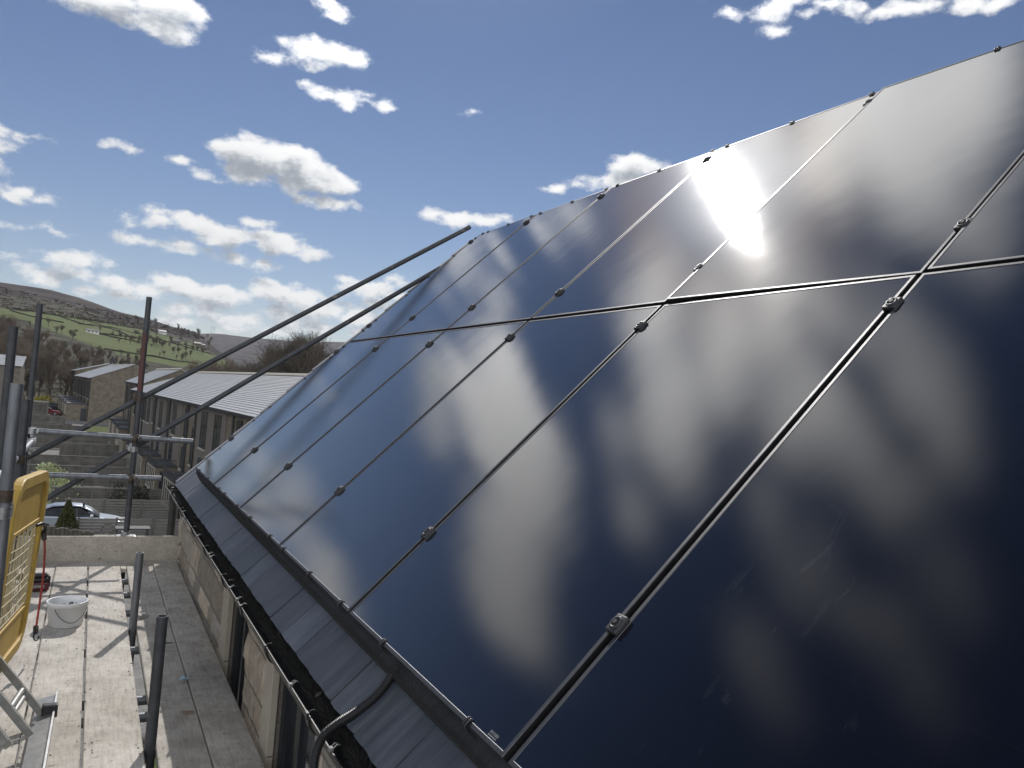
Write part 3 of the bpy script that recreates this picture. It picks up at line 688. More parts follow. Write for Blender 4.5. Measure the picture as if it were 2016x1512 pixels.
tag_ = mb.build('dusty_fill', [MT['white'], mat('grey_dust',(0.55,0.55,0.54),(0.40,0.40,0.39),scale=40)], bk)
rub = empty('bucket_rubbish', (-.853,-1.372,DZ+.08), 'dark scraps of slate and plastic heaped in the white bucket', 'rubbish')
mb = MB()
for i in range(34):
    c = Vector((r5.uniform(-.03,.08), r5.uniform(-.05,.08), .004+r5.uniform(0,.04))); 
    if c.xy.length > .088: continue
    m4 = Matrix.Translation(c) @ Euler((r5.uniform(0,3),r5.uniform(0,3),r5.uniform(0,3))).to_matrix().to_4x4()
    mb.bevbox((-r5.uniform(.006,.02),-r5.uniform(.003,.008),-.003),(r5.uniform(.006,.02),r5.uniform(.003,.008),.003),.001,m=m4,seg=1)
mb.build('scraps', mat('dark_scrap',(0.09,0.09,0.095),(0.25,0.24,0.23),scale=25), rub)
# power tool
tl = empty('power_tool', (-1.055,-.42,DZ-.002), 'maroon and black cordless tool lying behind the yellow gate', 'power tool', rz=R(8))
MB().bevbox((-.11,-.055,.004),(.062,.052,.068),.012,seg=3).build('battery', MT['maroon'], tl)
mb = MB().bevbox((-.10,-.05,.07),(.055,.05,.098),.010,seg=3); mb.bevbox((-.06,-.035,.098),(.050,.035,.125),.012,seg=3); mb.tube((-.10,0,.10),(-.16,0,.112),.028,.020,n=16); mb.bevbox((.045,-.03,.02),(.07,.03,.11),.008)
mb.build('body', MT['blackplastic'], tl)
MB().bevbox((-.05,-.0562,.03),(.03,-.0552,.05),.0004,seg=1).build('badge', MT['zinc'], tl)
# bits of litter
mb = MB().bevbox((-.028,-.016,0),(.028,.016,.024),.003); mb.bevbox((-.005,-.012,.024),(.012,.010,.034),.002)
o = mb.build('timber_offcut', mat('grey_offcut',(0.33,0.31,0.28),scale=30), loc=(-.395,-1.30,DZ-.001)); o.rotation_euler = (0,0,.35); tag(o, 'small grey offcut of wood by the foot of the mottled stub pole', 'offcut')
mb = MB(); vs = []
for i in range(6):
    for j in range(4): vs.append((i*.009-.02, j*.009-.014, .002+.018*abs(math.sin(i*.7))*(.4+.2*j)))
mb.add(vs, [(i*4+j,(i+1)*4+j,(i+1)*4+j+1,i*4+j+1) for i in range(5) for j in range(3)])
q = atz(361,1338,DZ+.012); o = mb.build('paper_scrap', MT['bluepaper'], loc=(q.x,q.y,DZ+.0125)); tag(o, 'crumpled pale blue scrap of paper on the shaded board', 'paper')
mb = MB(); r6 = random.Random(8)
for i in range(9):
    c = Vector((r6.uniform(-.035,.04), r6.uniform(-.02,.02), .003)); a = r6.uniform(-.6,.6); d = Vector((math.cos(a),math.sin(a),0))*r6.uniform(.008,.026); w = Vector((-d.y,d.x,0)).normalized()*r6.uniform(.002,.006)
    mb.prism([c-d, c+w*.8-d*.2, c+d, c-w], (0,0,.003))
q = atz(373,1404,DZ+.0); o = mb.build('wood_chips', MT['chip'], loc=(q.x,q.y,DZ)); tag(o, 'few reddish wood chips beside the raised board', 'wood chips')
q = atz(333,1266,DZ); o = MB().tube((-.018,0,.003),(.02,.002,.003),.0028,n=6).tube((-.02,0,.003),(-.018,0,.003),.006,n=8).build('nail', MT['rust'], loc=(q.x,q.y,DZ-.002)); tag(o, 'rusty nail on the board right of the nearest stub pole', 'nail')
# sparse sawdust crumbs along the joints
mb = MB(); r7 = random.Random(4)
for i in range(420):
    sx = r7.choice((-.975,-.734,-.734,-.5,-.435,-.5)); x = sx+r7.gauss(0,.012) if r7.random() < .55 else r7.uniform(-1.2,-.05)
    y = r7.uniform(-4.2,.3); s = r7.uniform(.0015,.006)
    zb = DZ+.0135 if x > -.232 else DZ+.0015
    if -.4925 < x < -.441: continue
    mb.add([(x-s,y-s*.7,zb),(x+s,y-s,zb),(x+s*.6,y+s,zb),(x,y,zb+s*.9)], [(0,1,3),(1,2,3),(2,0,3)])
tag(mb.build('sawdust', mat('crumbs',(0.30,0.28,0.25),(0.16,0.15,0.135),scale=60)), 'crumbs of dirt and sawdust scattered on the boards', 'dirt', kind='stuff')

# yellow gate -------------------------------------------------------
TRp = dep(95,922,4.15)
ub = Vector((.11,.99,-.035)).normalized(); wb = Vector((.055,.02,1.0)); wb = (wb-ub*wb.dot(ub)).normalized(); nb = ub.cross(wb).normalized()
gm = Matrix.Identity(4)
BW, BH = 0.80, 0.90
org = TRp-ub*BW-wb*BH
for i in range(3): gm[i][0] = ub[i]; gm[i][1] = nb[i]; gm[i][2] = wb[i]; gm[i][3] = org[i]
gate = empty('yellow_gate', label='yellow plastic guard panel with cream wire mesh, tied to the near standard', cat='safety gate', mtx=gm)
def rrect(x0, z0, x1, z1, r, n=8):
    out = []
    for cx, cz, a in ((x1-r,z0+r,-PI/2),(x1-r,z1-r,0),(x0+r,z1-r,PI/2),(x0+r,z0+r,PI)):
        out += [(cx+r*math.cos(a+PI/2*k/n), cz+r*math.sin(a+PI/2*k/n)) for k in range(n+1)]
    return out
mb = MB(); o_ = rrect(0,0,BW,BH,.15); i_ = rrect(.055,.055,BW-.055,BH-.055,.10); n = len(o_)
vs = [(x,-.02,z) for x,z in o_]+[(x,.02,z) for x,z in o_]+[(x,.02,z) for x,z in i_]+[(x,-.02,z) for x,z in i_]
fs = []
for k in range(4): fs += [(k*n+i, k*n+(i+1)%n, ((k+1)%4)*n+(i+1)%n, ((k+1)%4)*n+i) for i in range(n)]
mb.add(vs, [tuple(reversed(f)) for f in fs]); fr = mb.build('frame', MT['yellow'], gate)
bv = fr.modifiers.new('soft', 'BEVEL'); bv.width = .006; bv.segments = 2; bv.limit_method = 'ANGLE'
mb = MB(); mb.box((.05,-.006,BH-.25),(BW-.05,.006,BH-.05)); mb.bevbox((.05,-.012,BH-.262),(BW-.05,.012,BH-.245),.003); mb.build('top_plate', MT['yellow'], gate)
mb = MB(); mb.box((.05,-.006,.05),(BW-.05,.006,.20)); mb.bevbox((.05,-.012,.195),(BW-.05,.012,.212),.003); mb.build('bottom_plate', MT['yellow'], gate)
mb = MB(); z0, z1 = .205, BH-.255
for i in range(34):
    x = .06+(BW-.12)*i/33; mb.tube((x,.004*math.sin(i),z0),(x,.006*math.sin(i*1.3),z1),.0022,n=5,caps=False)
for j in range(9):
    z = z0+.03+(z1-z0-.05)*j/8
    mb.path([(.05+(BW-.1)*k/14, .0055, z-.018*math.sin(PI*k/14)*(1 if j%2 else .4)) for k in range(15)], .0024, n=5)
mb.build('wire_mesh', MT['meshwire'], gate)
# bungee hooked on the mesh
def gp(px, py, off=-.03): return on(px, py, nb, nb.dot(TRp))+nb*off
sgn = -1 if nb.dot(CAM-TRp) < 0 else 1
bg = empty('bungee_cord', gp(75,1050,0), 'red bungee cord with black hooks hanging on the yellow gate', 'bungee cord')
B0 = gp(75,1050,0)
def G(px, py, o=.03): return gp(px, py, sgn*o)-B0
MB().path(bez([G(74,1056), G(75.5,1085), G(73,1130), G(66,1185), G(58.5,1236)], 12), .0055, n=8).build('cord', MT['redcord'], bg)
mb = MB().path(bez([G(67.5,1034,.012), G(71,1030,.028), G(74.5,1037,.034), G(74.5,1047), G(74,1058)], 8), .0085, n=8); mb.path([G(73,1046), G(74,1060)], .0125, n=10)
mb.build('upper_hook', MT['blackplastic'], bg)
mb = MB().path([G(58.5,1233), G(57.5,1246)], .0135, n=10); mb.path(bez([G(55.5,1245), G(53.6,1253), G(55.5,1259), G(59.5,1260.5), G(63.5,1257), G(64.5,1251)], 8), .0048, n=8)
mb.build('lower_hook', MT['blackplastic'], bg)

# ladder ------------------------------------------------------------
lad = empty('aluminium_ladder', (-.87,-3.1,DZ), 'grey aluminium extension ladder with its stabiliser foot on the boards', 'ladder')
def foot(px, py): return atz(px, py, DZ+.03)
f1 = foot(88,1412); dirA = (dep(0,1303,3.55)-dep(88,1412,3.6+0*1)); 
# stiles lean out over the left edge: direction fitted to the slope they have in the picture
q1 = dep(0,1303,3.62)
st = (q1-f1).normalized()
def stile(mb, base, wy, ln, hx=.012, hz=.0145):
    s = st; yv = (Vector((0,1,0))-s*s.y).normalized(); nv = s.cross(yv).normalized()
    P = [base+yv*a*hx+nv*b*hz for a, b in ((-1,-1),(1,-1),(1,1),(-1,1))]
    mb.hexa(P+[p+s*ln for p in P])
    return yv, nv
off = Vector((-.87,-3.1,DZ))
sec = [(0.0, .325, 0.0), (.05, .325, .012), (.62, .33, .0), (.67, .33, .012), (1.25, .33, 0)]
for si, (ins, w, lift) in enumerate(sec):
    mb = MB()
    yv = (Vector((0,1,0))-st*st.y).normalized(); nv = st.cross(yv).normalized()
    if nv.z < 0: nv = -nv
    b0 = f1-off + nv*lift - yv*ins + st*(.02+.03*si); b1 = b0 - yv*w
    for b in (b0, b1): stile(mb, b, 0, 1.5)
    for k in range(4):
        c = b0+st*(.12+.27*k); MB().tube(c, c-yv*w, .013, n=8).build('rung', MT['alu'], lad)
    mb.build('stile_pair', MT['ladderdark'], lad)
p0, p1 = atz(112,1388,DZ)-off, atz(88,1530,DZ)-off
dd = (p1-p0).normalized(); ww = Vector((-dd.y,dd.x,0))
if ww.x > 0: ww = -ww
mb = MB(); ln = .95
mb.hexa([p0, p0+dd*ln, p0+dd*ln+ww*.085, p0+ww*.085, p0+Vector((0,0,.055)), p0+dd*ln+Vector((0,0,.055)), p0+dd*ln+ww*.085+Vector((0,0,.035)), p0+ww*.085+Vector((0,0,.035))])
mb.hexa([p0+Vector((0,0,.0551)), p0+dd*ln+Vector((0,0,.0551)), p0+dd*ln+ww*.008+Vector((0,0,.0551)), p0+ww*.008+Vector((0,0,.0551)), p0+Vector((0,0,.068)), p0+dd*ln+Vector((0,0,.068)), p0+dd*ln+ww*.008+Vector((0,0,.068)), p0+ww*.008+Vector((0,0,.068))])
mb.build('stabiliser_bar', MT['alu'], lad)
mb = MB(); c = f1-off
mb.bevbox((-.03,-.02,-.03),(.035,.02,.03),.006,m=Matrix.Translation(c+Vector((.015,.0,.03)))); mb.build('rubber_foot', MT['blackplastic'], lad)

# ================================================================== VALLEY
GZ = -7.5
def sky_tab(pts): return sorted((math.atan2(ray(x,y).x, ray(x,y).y), math.asin(ray(x,y).z)) for x, y in pts)
NEAR = sky_tab([(-260,505),(-100,535),(0,557),(60,566),(100,573),(150,586),(190,599),(240,616),(300,631),(340,645),(385,657),(420,684),(470,722),(520,748)])
FARR = sky_tab([(-200,620),(300,650),(385,655),(420,656),(470,662),(500,665),(540,668),(600,671),(680,673),(760,690),(900,712),(1300,740)])
def tab(T, a):
    if a <= T[0][0]: return T[0][1]
    for (a0, e0), (a1, e1) in zip(T, T[1:]):
        if a <= a1: return e0+(e1-e0)*(a-a0)/(a1-a0)
    return T[-1][1]
R0, R1, R2, R3 = 215.0, 1350.0, 2300.0, 4200.0
def sst(t): t = max(0, min(1, t)); return t*t*(3-2*t)
def polar(x, y):
    dx, dy = x-CAM.x, y-CAM.y; return math.atan2(dx, dy), math.hypot(dx, dy)
def hfun(x, y):
    a, r = polar(x, y)
    if r < R0*.8: return GZ
    back = sst((abs(a)-R(75))/R(40))                  # behind and beside us only low hills
    ne = tab(NEAR, a)*(1-back)+.02*back
    zt = CAM.z + R1*math.tan(ne)
    t = (r-R0)/(R1-R0)
    z = GZ
    if t > 0: z = GZ + (zt-GZ)*(min(t,1)*.80+.20*sst(t)) if zt > GZ else GZ
    if t > 1: z = zt - (r-R1)*.02*1.0
    zf = CAM.z + R3*math.tan(tab(FARR, a)*(1-back)+.025*back)
    tf = (r-R2)/(R3-R2)
    zz = GZ-10 + (zf-GZ+10)*sst(tf)**.8 if tf > 0 else GZ-10
    if tf > 1: zz = zf
    n = mn.noise(Vector((x*.006, y*.006, 0)))*5*sst((r-R0)/300) + mn.noise(Vector((x*.02, y*.02, 4)))*1.3*sst((r-R0)/300)
    edge = 1-sst((abs(min(t,1.2)-1)-.0)/.12) if t > 0 else 0
    return max(z, zz) + n*(1-.6*max(0,edge))
def hit(px, py):
    d = ray(px, py); s = 60.0
    while s < 9000:
        p = CAM+d*s
        if p.z < hfun(p.x, p.y): break
        s *= 1.012
    for _ in range(14):
        p = CAM+d*s
        s *= 1-.0009 if p.z < hfun(p.x, p.y) else 1+.00005
    p = CAM+d*s; return Vector((p.x, p.y, hfun(p.x, p.y)))

def ground_mat():
    m, t, b = nt('valley_ground')
    at = N(t, 'ShaderNodeVertexColor', layer_name='cover'); g = N(t, 'ShaderNodeNewGeometry')
    sp = N(t, 'ShaderNodeSeparateColor'); L(t, at, 'Color', sp, 'Color')
    n1 = N(t, 'ShaderNodeTexNoise', inp={'Scale': .02, 'Detail': 9.0, 'Roughness': .65}); L(t, g, 'Position', n1, 'Vector')
    n2 = N(t, 'ShaderNodeTexNoise', inp={'Scale': .06, 'Detail': 10.0, 'Roughness': .74}); L(t, g, 'Position', n2, 'Vector')
    n3 = N(t, 'ShaderNodeTexNoise', inp={'Scale': 2.2, 'Detail': 8.0, 'Roughness': .7}); L(t, g, 'Position', n3, 'Vector')
    moor = ramp(t, [(.34,(.018,.013,.013)),(.5,(.044,.033,.032)),(.62,(.075,.058,.050))]); L(t, n1, 'Fac', moor, 'Fac')
    scrub = ramp(t, [(.36,(.018,.018,.014)),(.5,(.055,.052,.038)),(.62,(.115,.105,.075)),(.7,(.15,.17,.07))]); L(t, n2, 'Fac', scrub, 'Fac')
    grass = ramp(t, [(.3,(.080,.100,.036)),(.7,(.120,.140,.056))]); L(t, n1, 'Fac', grass, 'Fac')
    pave = ramp(t, [(.3,(.17,.165,.155)),(.7,(.30,.29,.275))]); L(t, n3, 'Fac', pave, 'Fac')
    def thr(sock):
        a = N(t, 'ShaderNodeMath', operation='MULTIPLY_ADD', inp={1: .5, 2: -.25}); L(t, n2, 'Fac', a, 0)
        s = N(t, 'ShaderNodeMath', operation='ADD'); L(t, a, 'Value', s, 0); L(t, sp, sock, s, 1)
        r = N(t, 'ShaderNodeMapRange', interpolation_type='SMOOTHSTEP', inp={'From Min': .40, 'From Max': .60}); L(t, s, 'Value', r, 'Value'); return r
    m1 = N(t, 'ShaderNodeMixRGB'); L(t, thr('Green'), 'Result', m1, 'Fac'); L(t, scrub, 'Color', m1, 'Color1'); L(t, moor, 'Color', m1, 'Color2')
    m2 = N(t, 'ShaderNodeMixRGB'); L(t, thr('Red'), 'Result', m2, 'Fac'); L(t, m1, 'Color', m2, 'Color1'); L(t, grass, 'Color', m2, 'Color2')
    m3 = N(t, 'ShaderNodeMixRGB'); L(t, thr('Blue'), 'Result', m3, 'Fac'); L(t, m2, 'Color', m3, 'Color1'); L(t, pave, 'Color', m3, 'Color2')
    L(t, m3, 'Color', b, 'Base Color'); b.inputs['Roughness'].default_value = .95; b.inputs['Specular IOR Level'].default_value = .1
    bp = N(t, 'ShaderNodeBump', inp={'Strength': .5, 'Distance': 3.0}); L(t, n2, 'Fac', bp, 'Height'); L(t, bp, 'Normal', b, 'Normal')
    return m
FIELD_LO = [(-1,.66),(R(-4.4),.65),(R(-2.5),.56),(R(.3),.44),(R(3.3),.34),(R(6.4),.40),(R(9),.2),(R(14),.0),(1,.0)]
FIELD_HI = [(-1,.70),(R(-4.4),.72),(R(-2.5),.77),(R(.3),.80),(R(3.3),.81),(R(6.4),.78),(R(9),.95),(1,.95)]
def ltab(T, a):
    for (a0, e0), (a1, e1) in zip(T, T[1:]):
        if a <= a1: return e0+(e1-e0)*(a-a0)/(a1-a0)
    return T[-1][1]
def cover(x, y, z):
    a, r = polar(x, y)
    if r < R0*.78:
        g = 0.0; p = 1.0 if (-20 < x < 9 and y > 8) else .75
        n = mn.noise(Vector((x*.16, y*.16, 2)))
        if n > .34: g, p = .8, 0.0
        if x < -8 and y > 60: g, p = .3, 0
        return g, 0, p
    if r < R0-10 and R(-4.2) < a < R(-1.3): return (.85, 0, 0)
    if r < R0+60 and a < R(5): return (.2, 0, 0)
    el = math.atan2(z-CAM.z, r); es = tab(NEAR, a)
    f = (el+R(.6))/max(.006, es+R(.6))
    if r > R2: return (0, .75, 0)
    n = mn.noise(Vector((x*.004, y*.004, 7)))*.06
    lo, hi = ltab(FIELD_LO, a), ltab(FIELD_HI, a)
    gr = .85 if lo < f+n < hi else (.42 if lo-.10 < f+n < hi+.05 else .1)
    mo = sst((f-.85)/.07)
    return gr, mo, 0
angs = []
a = -180.0
while a < 180: angs.append(a); a += .22 if -12 <= a < 34 else (2.0 if -60 <= a < 80 else 6.0)
rads = [0]+[12*1.22**i for i in range(14) if 12*1.22**i < 150]+[150,165,172,180,190,200,210]+[R0*1.032**i for i in range(1,92)]
rads += [R3*1.3, R3*2, R3*4]
mb = MB(); vs = []; cov = []
for rr in rads[1:]:
    for a in angs:
        x, y = CAM.x+rr*math.sin(R(a)), CAM.y+rr*math.cos(R(a)); z = hfun(x, y) if rr < R3*1.1 else hfun(CAM.x+R3*math.sin(R(a)), CAM.y+R3*math.cos(R(a)))-.01*(rr-R3)
        vs.append((x, y, z)); cov.append(cover(x, y, z))
nA = len(angs); vs.append((CAM.x, CAM.y, GZ)); cov.append((0,0,.8))
fs = [(i*nA+(k+1)%nA, i*nA+k, (i+1)*nA+k, (i+1)*nA+(k+1)%nA) for i in range(len(rads)-2) for k in range(nA)]
fs = [tuple(reversed(f)) for f in fs]
fs = [(f[0], f[3], f[2], f[1]) for f in fs] if False else fs
fs += [(len(vs)-1, (k+1)%nA, k) for k in range(nA)]
me = bpy.data.meshes.new('ground'); me.from_pydata(vs, [], fs); me.materials.append(ground_mat())
ca = me.color_attributes.new('cover', 'FLOAT_COLOR', 'POINT')
for i, c in enumerate(cov): ca.data[i].color = (c[0], c[1], c[2], 1)
for p in me.polygons: p.use_smooth = True
bm = bmesh.new(); bm.from_mesh(me); bmesh.ops.recalc_face_normals(bm, faces=bm.faces[:])
if sum(f.normal.z for f in bm.faces) < 0: bmesh.ops.reverse_faces(bm, faces=bm.faces[:])
bm.to_mesh(me); bm.free()
go = bpy.data.objects.new('ground', me); col.objects.link(go); tag(go, kind='structure')

# drystone walls draped over the hill
wallm = mat('dark_drystone', (.075,.068,.058), (.045,.042,.036), rough=.95, scale=.6, spec=.1)
WL = [([(12,607),(40,611),(75,614),(110,618)], 'dark field wall bounding the highest green field at the far left'),
      ([(20,612),(60,623),(95,630),(125,636)], 'dark field wall slanting below the highest green field at the far left'),
      ([(84,617),(120,623),(160,628),(200,634),(245,639)], 'long dark wall between the green fields and the brown scrub'),
      ([(105,619),(135,629),(162,638)], 'short wall slanting down across the middle of the green hillside'),
      ([(155,637),(190,642),(215,647),(240,655),(258,664)], 'wall running down the hillside to a gateway'),
      ([(165,628),(185,636),(205,643),(232,648)], 'short upper wall slanting towards the farm track'),
      ([(170,650),(195,657),(230,661),(270,665)], 'wall along the lower side of the brightest green field'),
      ([(190,656),(220,664),(250,669),(276,675)], 'paired lower wall beside the lane on the green hillside'),
      ([(236,648),(260,655),(280,659)], 'wall just left of the red-banded pole on the upper fields'),
      ([(290,664),(325,672),(360,682),(392,691),(420,698)], 'long wall crossing the fields right of the red-banded pole'),
      ([(205,688),(250,695),(300,702),(345,711),(390,716)], 'low wall along the foot of the fields above the grey barn'),
      ([(345,676),(380,683),(430,692),(470,700)], 'wall below the farm buildings on the right-hand fields')]
for pts, lab in WL:
    P = []
    for (x0, y0), (x1, y1) in zip(pts, pts[1:]):
        for k in range(8): P.append(hit(x0+(x1-x0)*k/8, y0+(y1-y0)*k/8))
    P.append(hit(*pts[-1])); mb = MB(); vs = []
    for i, p in enumerate(P):
        d = (P[min(i+1,len(P)-1)]-P[max(i-1,0)]); d.z = 0; d.normalize(); w = Vector((-d.y, d.x, 0))*.3
        h = .7+.35*mn.noise(p*.08)
        vs += [p-w-Vector((0,0,1.5)), p-w+Vector((0,0,h)), p+w+Vector((0,0,h)), p+w-Vector((0,0,1.5))]
    mb.add(vs, [(i*4+k, i*4+k+1, i*4+4+k+1, i*4+4+k) for i in range(len(P)-1) for k in range(3)] + [(0,3,2,1), tuple(len(P)*4-4+q for q in range(4))])
    tag(mb.build('drystone_wall', wallm), lab, 'stone wall', 'drystone walls on the hillside')

# ------------------------------------------------------------------ bare trees
barkm = mat('bare_bark', (.16,.135,.11), (.09,.075,.06), rough=.95, scale=2, spec=.1)
twigm = mat('bare_twigs', (.24,.195,.155), (.14,.11,.088), rough=.95, scale=.35, spec=.1)
twigm2 = mat('ivy_dark_twigs', (.14,.122,.10), (.08,.07,.06), rough=.95, scale=.35, spec=.1)
def bare_tree(seed, twigs=1500, spread=.42, round_=1.0):
    r = random.Random(seed); tr = MB(); tw = MB()
    tips = []
    def limb(p, d, ln, rad, lvl):
        pts = [p]; rr = [rad]; q = p.copy(); dd = d.copy(); n = 4
        for k in range(n):
            dd = (dd + Vector((r.uniform(-1,1), r.uniform(-1,1), r.uniform(-.4,.8)))*.16).normalized(); q = q+dd*ln/n; pts.append(q.copy()); rr.append(rad*(1-.62*(k+1)/n))
        tr.path(pts, rad, n=5 if lvl < 2 else 4, radii=rr, caps=False)
        if lvl >= 3: tips.extend((pts[k], (pts[k]-pts[k-1]).normalized()) for k in range(1, n+1)); return
        m = (6 if lvl == 0 else 4)
        for k in range(m):
            f = r.uniform(.34,1) if lvl == 0 else r.uniform(.25,1)
            i = min(n-1, int(f*n)); b = pts[i].lerp(pts[i+1], f*n-i) if i < n else pts[-1]
            a = 2*PI*(k/m)+r.uniform(-.5,.5); up = r.uniform(.6,1.5) if lvl == 0 else r.uniform(-.05,.75)
            nd = (dd*.55 + Vector((math.cos(a), math.sin(a), 0))*(.62 if lvl else .66)*round_ + Vector((0,0,up*.6))).normalized()
            limb(b, nd, ln*r.uniform(.48,.68), rad*r.uniform(.42,.58), lvl+1)
        if lvl == 0: limb(pts[-1], dd, ln*.55, rr[-1], 1)
    limb(Vector((0,0,-.3)), Vector((r.uniform(-.05,.05), r.uniform(-.05,.05), 1)), 5.2, .26, 0)
    zmax = max(p.z for p, d in tips)
    for i in range(twigs):
        p, d = tips[r.randrange(len(tips))]
        nd = (d*.5+Vector((r.uniform(-1,1), r.uniform(-1,1), r.uniform(-.5,1.1)))).normalized(); ln = r.uniform(.35,1.0); s = nd.cross(Vector((r.uniform(-1,1),r.uniform(-1,1),r.uniform(-1,1)))).normalized()*r.uniform(.008,.018)
        b = p+nd*ln*.5+Vector((r.uniform(-1,1),r.uniform(-1,1),r.uniform(-1,1)))*.08; q = p+nd*ln+Vector((r.uniform(-1,1),r.uniform(-1,1),r.uniform(-1,1)))*.16
        tw.add([p-s, p+s, b+s*.7, b-s*.7], [(0,1,2,3)]); tw.add([b-s*.7, b+s*.7, q], [(0,1,2)])
        for _ in range(2):
            e = b+(nd+Vector((r.uniform(-1,1),r.uniform(-1,1),r.uniform(-.6,1)))*.9)*ln*.4; tw.add([b-s*.6, b+s*.6, e], [(0,1,2)])
    return tr, tw, zmax
VAR = []
for k in range(5):
    tr, tw, zm = bare_tree(20+k, twigs=2400, round_=(.8,.65,.9,.58,.75)[k])
    VAR.append((tr, tw, zm))
TM = {}
def tree(p, h, var, label, group, dark=False, wide=1.0, rz=0):
    tr, tw, zm = VAR[var]
    e = empty('bare_tree', p, label, 'tree', group, rz=rz); s = h/zm; e.scale = (s*wide, s*wide, s)
    key = (var, dark)
    if key not in TM:
        a = tr.build('trunk', barkm, e); b = tw.build('crown', twigm2 if dark else twigm, e); TM[key] = (a, b)
    else:
        for o in TM[key]: c = o.copy(); col.objects.link(c); c.parent = e
    return e
rt = random.Random(31)
def el_of(px, py): return math.asin(ray(px,py).z)
ENV = [(-260,560),(-100,575),(0,602),(30,622),(60,640),(100,660),(130,676),(165,684),(200,692),(235,702),(262,716),(300,735)]
def env(px):
    for (a, b), (c, d) in zip(ENV, ENV[1:]):
        if px <= c: return b+(d-b)*(px-a)/(c-a)
    return ENV[-1][1]
WOOD = 'bare trees in the brown wood beyond the terrace'
for i in range(150):
    px = rt.uniform(-130, 285) if i > 30 else rt.uniform(-60, 270)
    d = ray(px, 730); d.z = 0; d.normalize(); f = rt.random(); rr = 205+175*f
    x, y = CAM.x+d.x*rr, CAM.y+d.y*rr; z = hfun(x, y)
    top = env(px) + (1-f)*40 + rt.uniform(-6,26)
    zt_ = CAM.z + rr*math.tan(el_of(px, top)); h = max(6.5, min(24, zt_-z))
    tree((x,y,z), h, rt.randrange(5), 'bare brown tree among many in the wood beyond the stone terrace', WOOD, rt.random() < .3, rt.uniform(.75,1.1), rt.uniform(0,6))
CL = 'tall bare trees of the clump behind the near terrace roof'
for px, top, rr in [(545,688,150),(562,672,143),(580,660,150),(598,654,146),(612,658,140),(628,666,148),(642,690,143),(528,700,156),(590,662,158),(655,708,150),(668,712,156),(515,706,165),(607,668,136),(574,676,137)]:
    d = ray(px, 730); d.z = 0; d.normalize(); x, y = CAM.x+d.x*rr, CAM.y+d.y*rr
    tree((x,y,GZ), CAM.z+rr*math.tan(el_of(px, top))-GZ, rt.randrange(5), 'bare dark tree in the big clump rising behind the near terrace roof', CL, True, rt.uniform(.8,1.05), rt.uniform(0,6))
for px in range(395, 540, 7):
    rr = rt.uniform(175,260); q = px+rt.uniform(-4,4); d = ray(q, 730); d.z = 0; d.normalize(); x, y = CAM.x+d.x*rr, CAM.y+d.y*rr; z = hfun(x,y)
    tree((x,y,z), max(6,CAM.z+rr*math.tan(el_of(q, rt.uniform(708,728)))-z), rt.randrange(5), 'low bare tree in the row just beyond the ridge of the near terrace', 'bare trees beyond the near terrace ridge', rt.random()<.6, 1.1, rt.uniform(0,6))
HILL = 'small bare trees scattered on the hillside'
for i in range(70):
    px = rt.uniform(0, 470)
    lim = 600+max(0, px)*.13
    py = rt.uniform(lim+12, lim+70) if i < 60 else rt.uniform(690, 716)
    p = hit(px, py)
    if polar(p.x, p.y)[1] > 1500: continue
    tree(p, polar(p.x,p.y)[1]/1561*rt.uniform(9,19), rt.randrange(5), 'small bare tree on the far hillside, one of many between the field walls', HILL, rt.random()<.6, rt.uniform(1.0,1.5), rt.uniform(0,6))
for i in range(46):                                   # skyline scrub and trees in rows by the field walls
    px = rt.choice((rt.uniform(185,400), rt.uniform(250,420)))
    a = ray(px, 700); py = None
    if i < 20: p = hit(px, 616+(px-185)*.205+rt.uniform(2.5,9)) if px < 385 else hit(px, 670)
    else: p = hit(px, 672+(px-250)*.17+rt.uniform(-4,6))
    tree(p, polar(p.x,p.y)[1]/1561*rt.uniform(7,17), rt.randrange(5), 'small bare tree on the far hillside, one of many between the field walls', HILL, True, rt.uniform(.8,1.2), rt.uniform(0,6))

mb = MB()                                            # heather and gorse clumps on the rough ground above the fields
for i in range(2000):
    px = rt.uniform(-40, 400); sk = 562+max(0,px)*.232; fl = 604+max(0,px)*.16
    py = fl-(fl-sk)*rt.random()**1.6*.95
    p = hit(px, py); rr_ = polar(p.x, p.y)[1]
    if rr_ > 1500 or rr_ < 230: continue
    if mn.noise(Vector((p.x*.012, p.y*.012, 9))) < rt.uniform(-.45,.35): continue
    w_ = rr_/1561*rt.uniform(1.5,4.5)
    for q in range(7):
        c = p+Vector((rt.gauss(0,w_*.45), rt.gauss(0,w_*.45), rt.uniform(0,w_*.45))); d = Vector((rt.uniform(-1,1),rt.uniform(-1,1),rt.uniform(-.2,.9))).normalized()*w_*.35; e_ = d.cross(Vector((rt.uniform(-1,1),rt.uniform(-1,1),rt.uniform(-1,1)))).normalized()*w_*.3
        mb.add([c-d, c-e_, c+d, c+e_], [(0,1,2,3)])
o = mb.build('hillside_scrub', mat('heather_scrub', (.13,.105,.08), (.05,.042,.033), rough=.95, scale=.03, spec=.1)); tag(o, 'dark heather and scrub dotting the rough ground above the fields', 'scrub', kind='stuff')

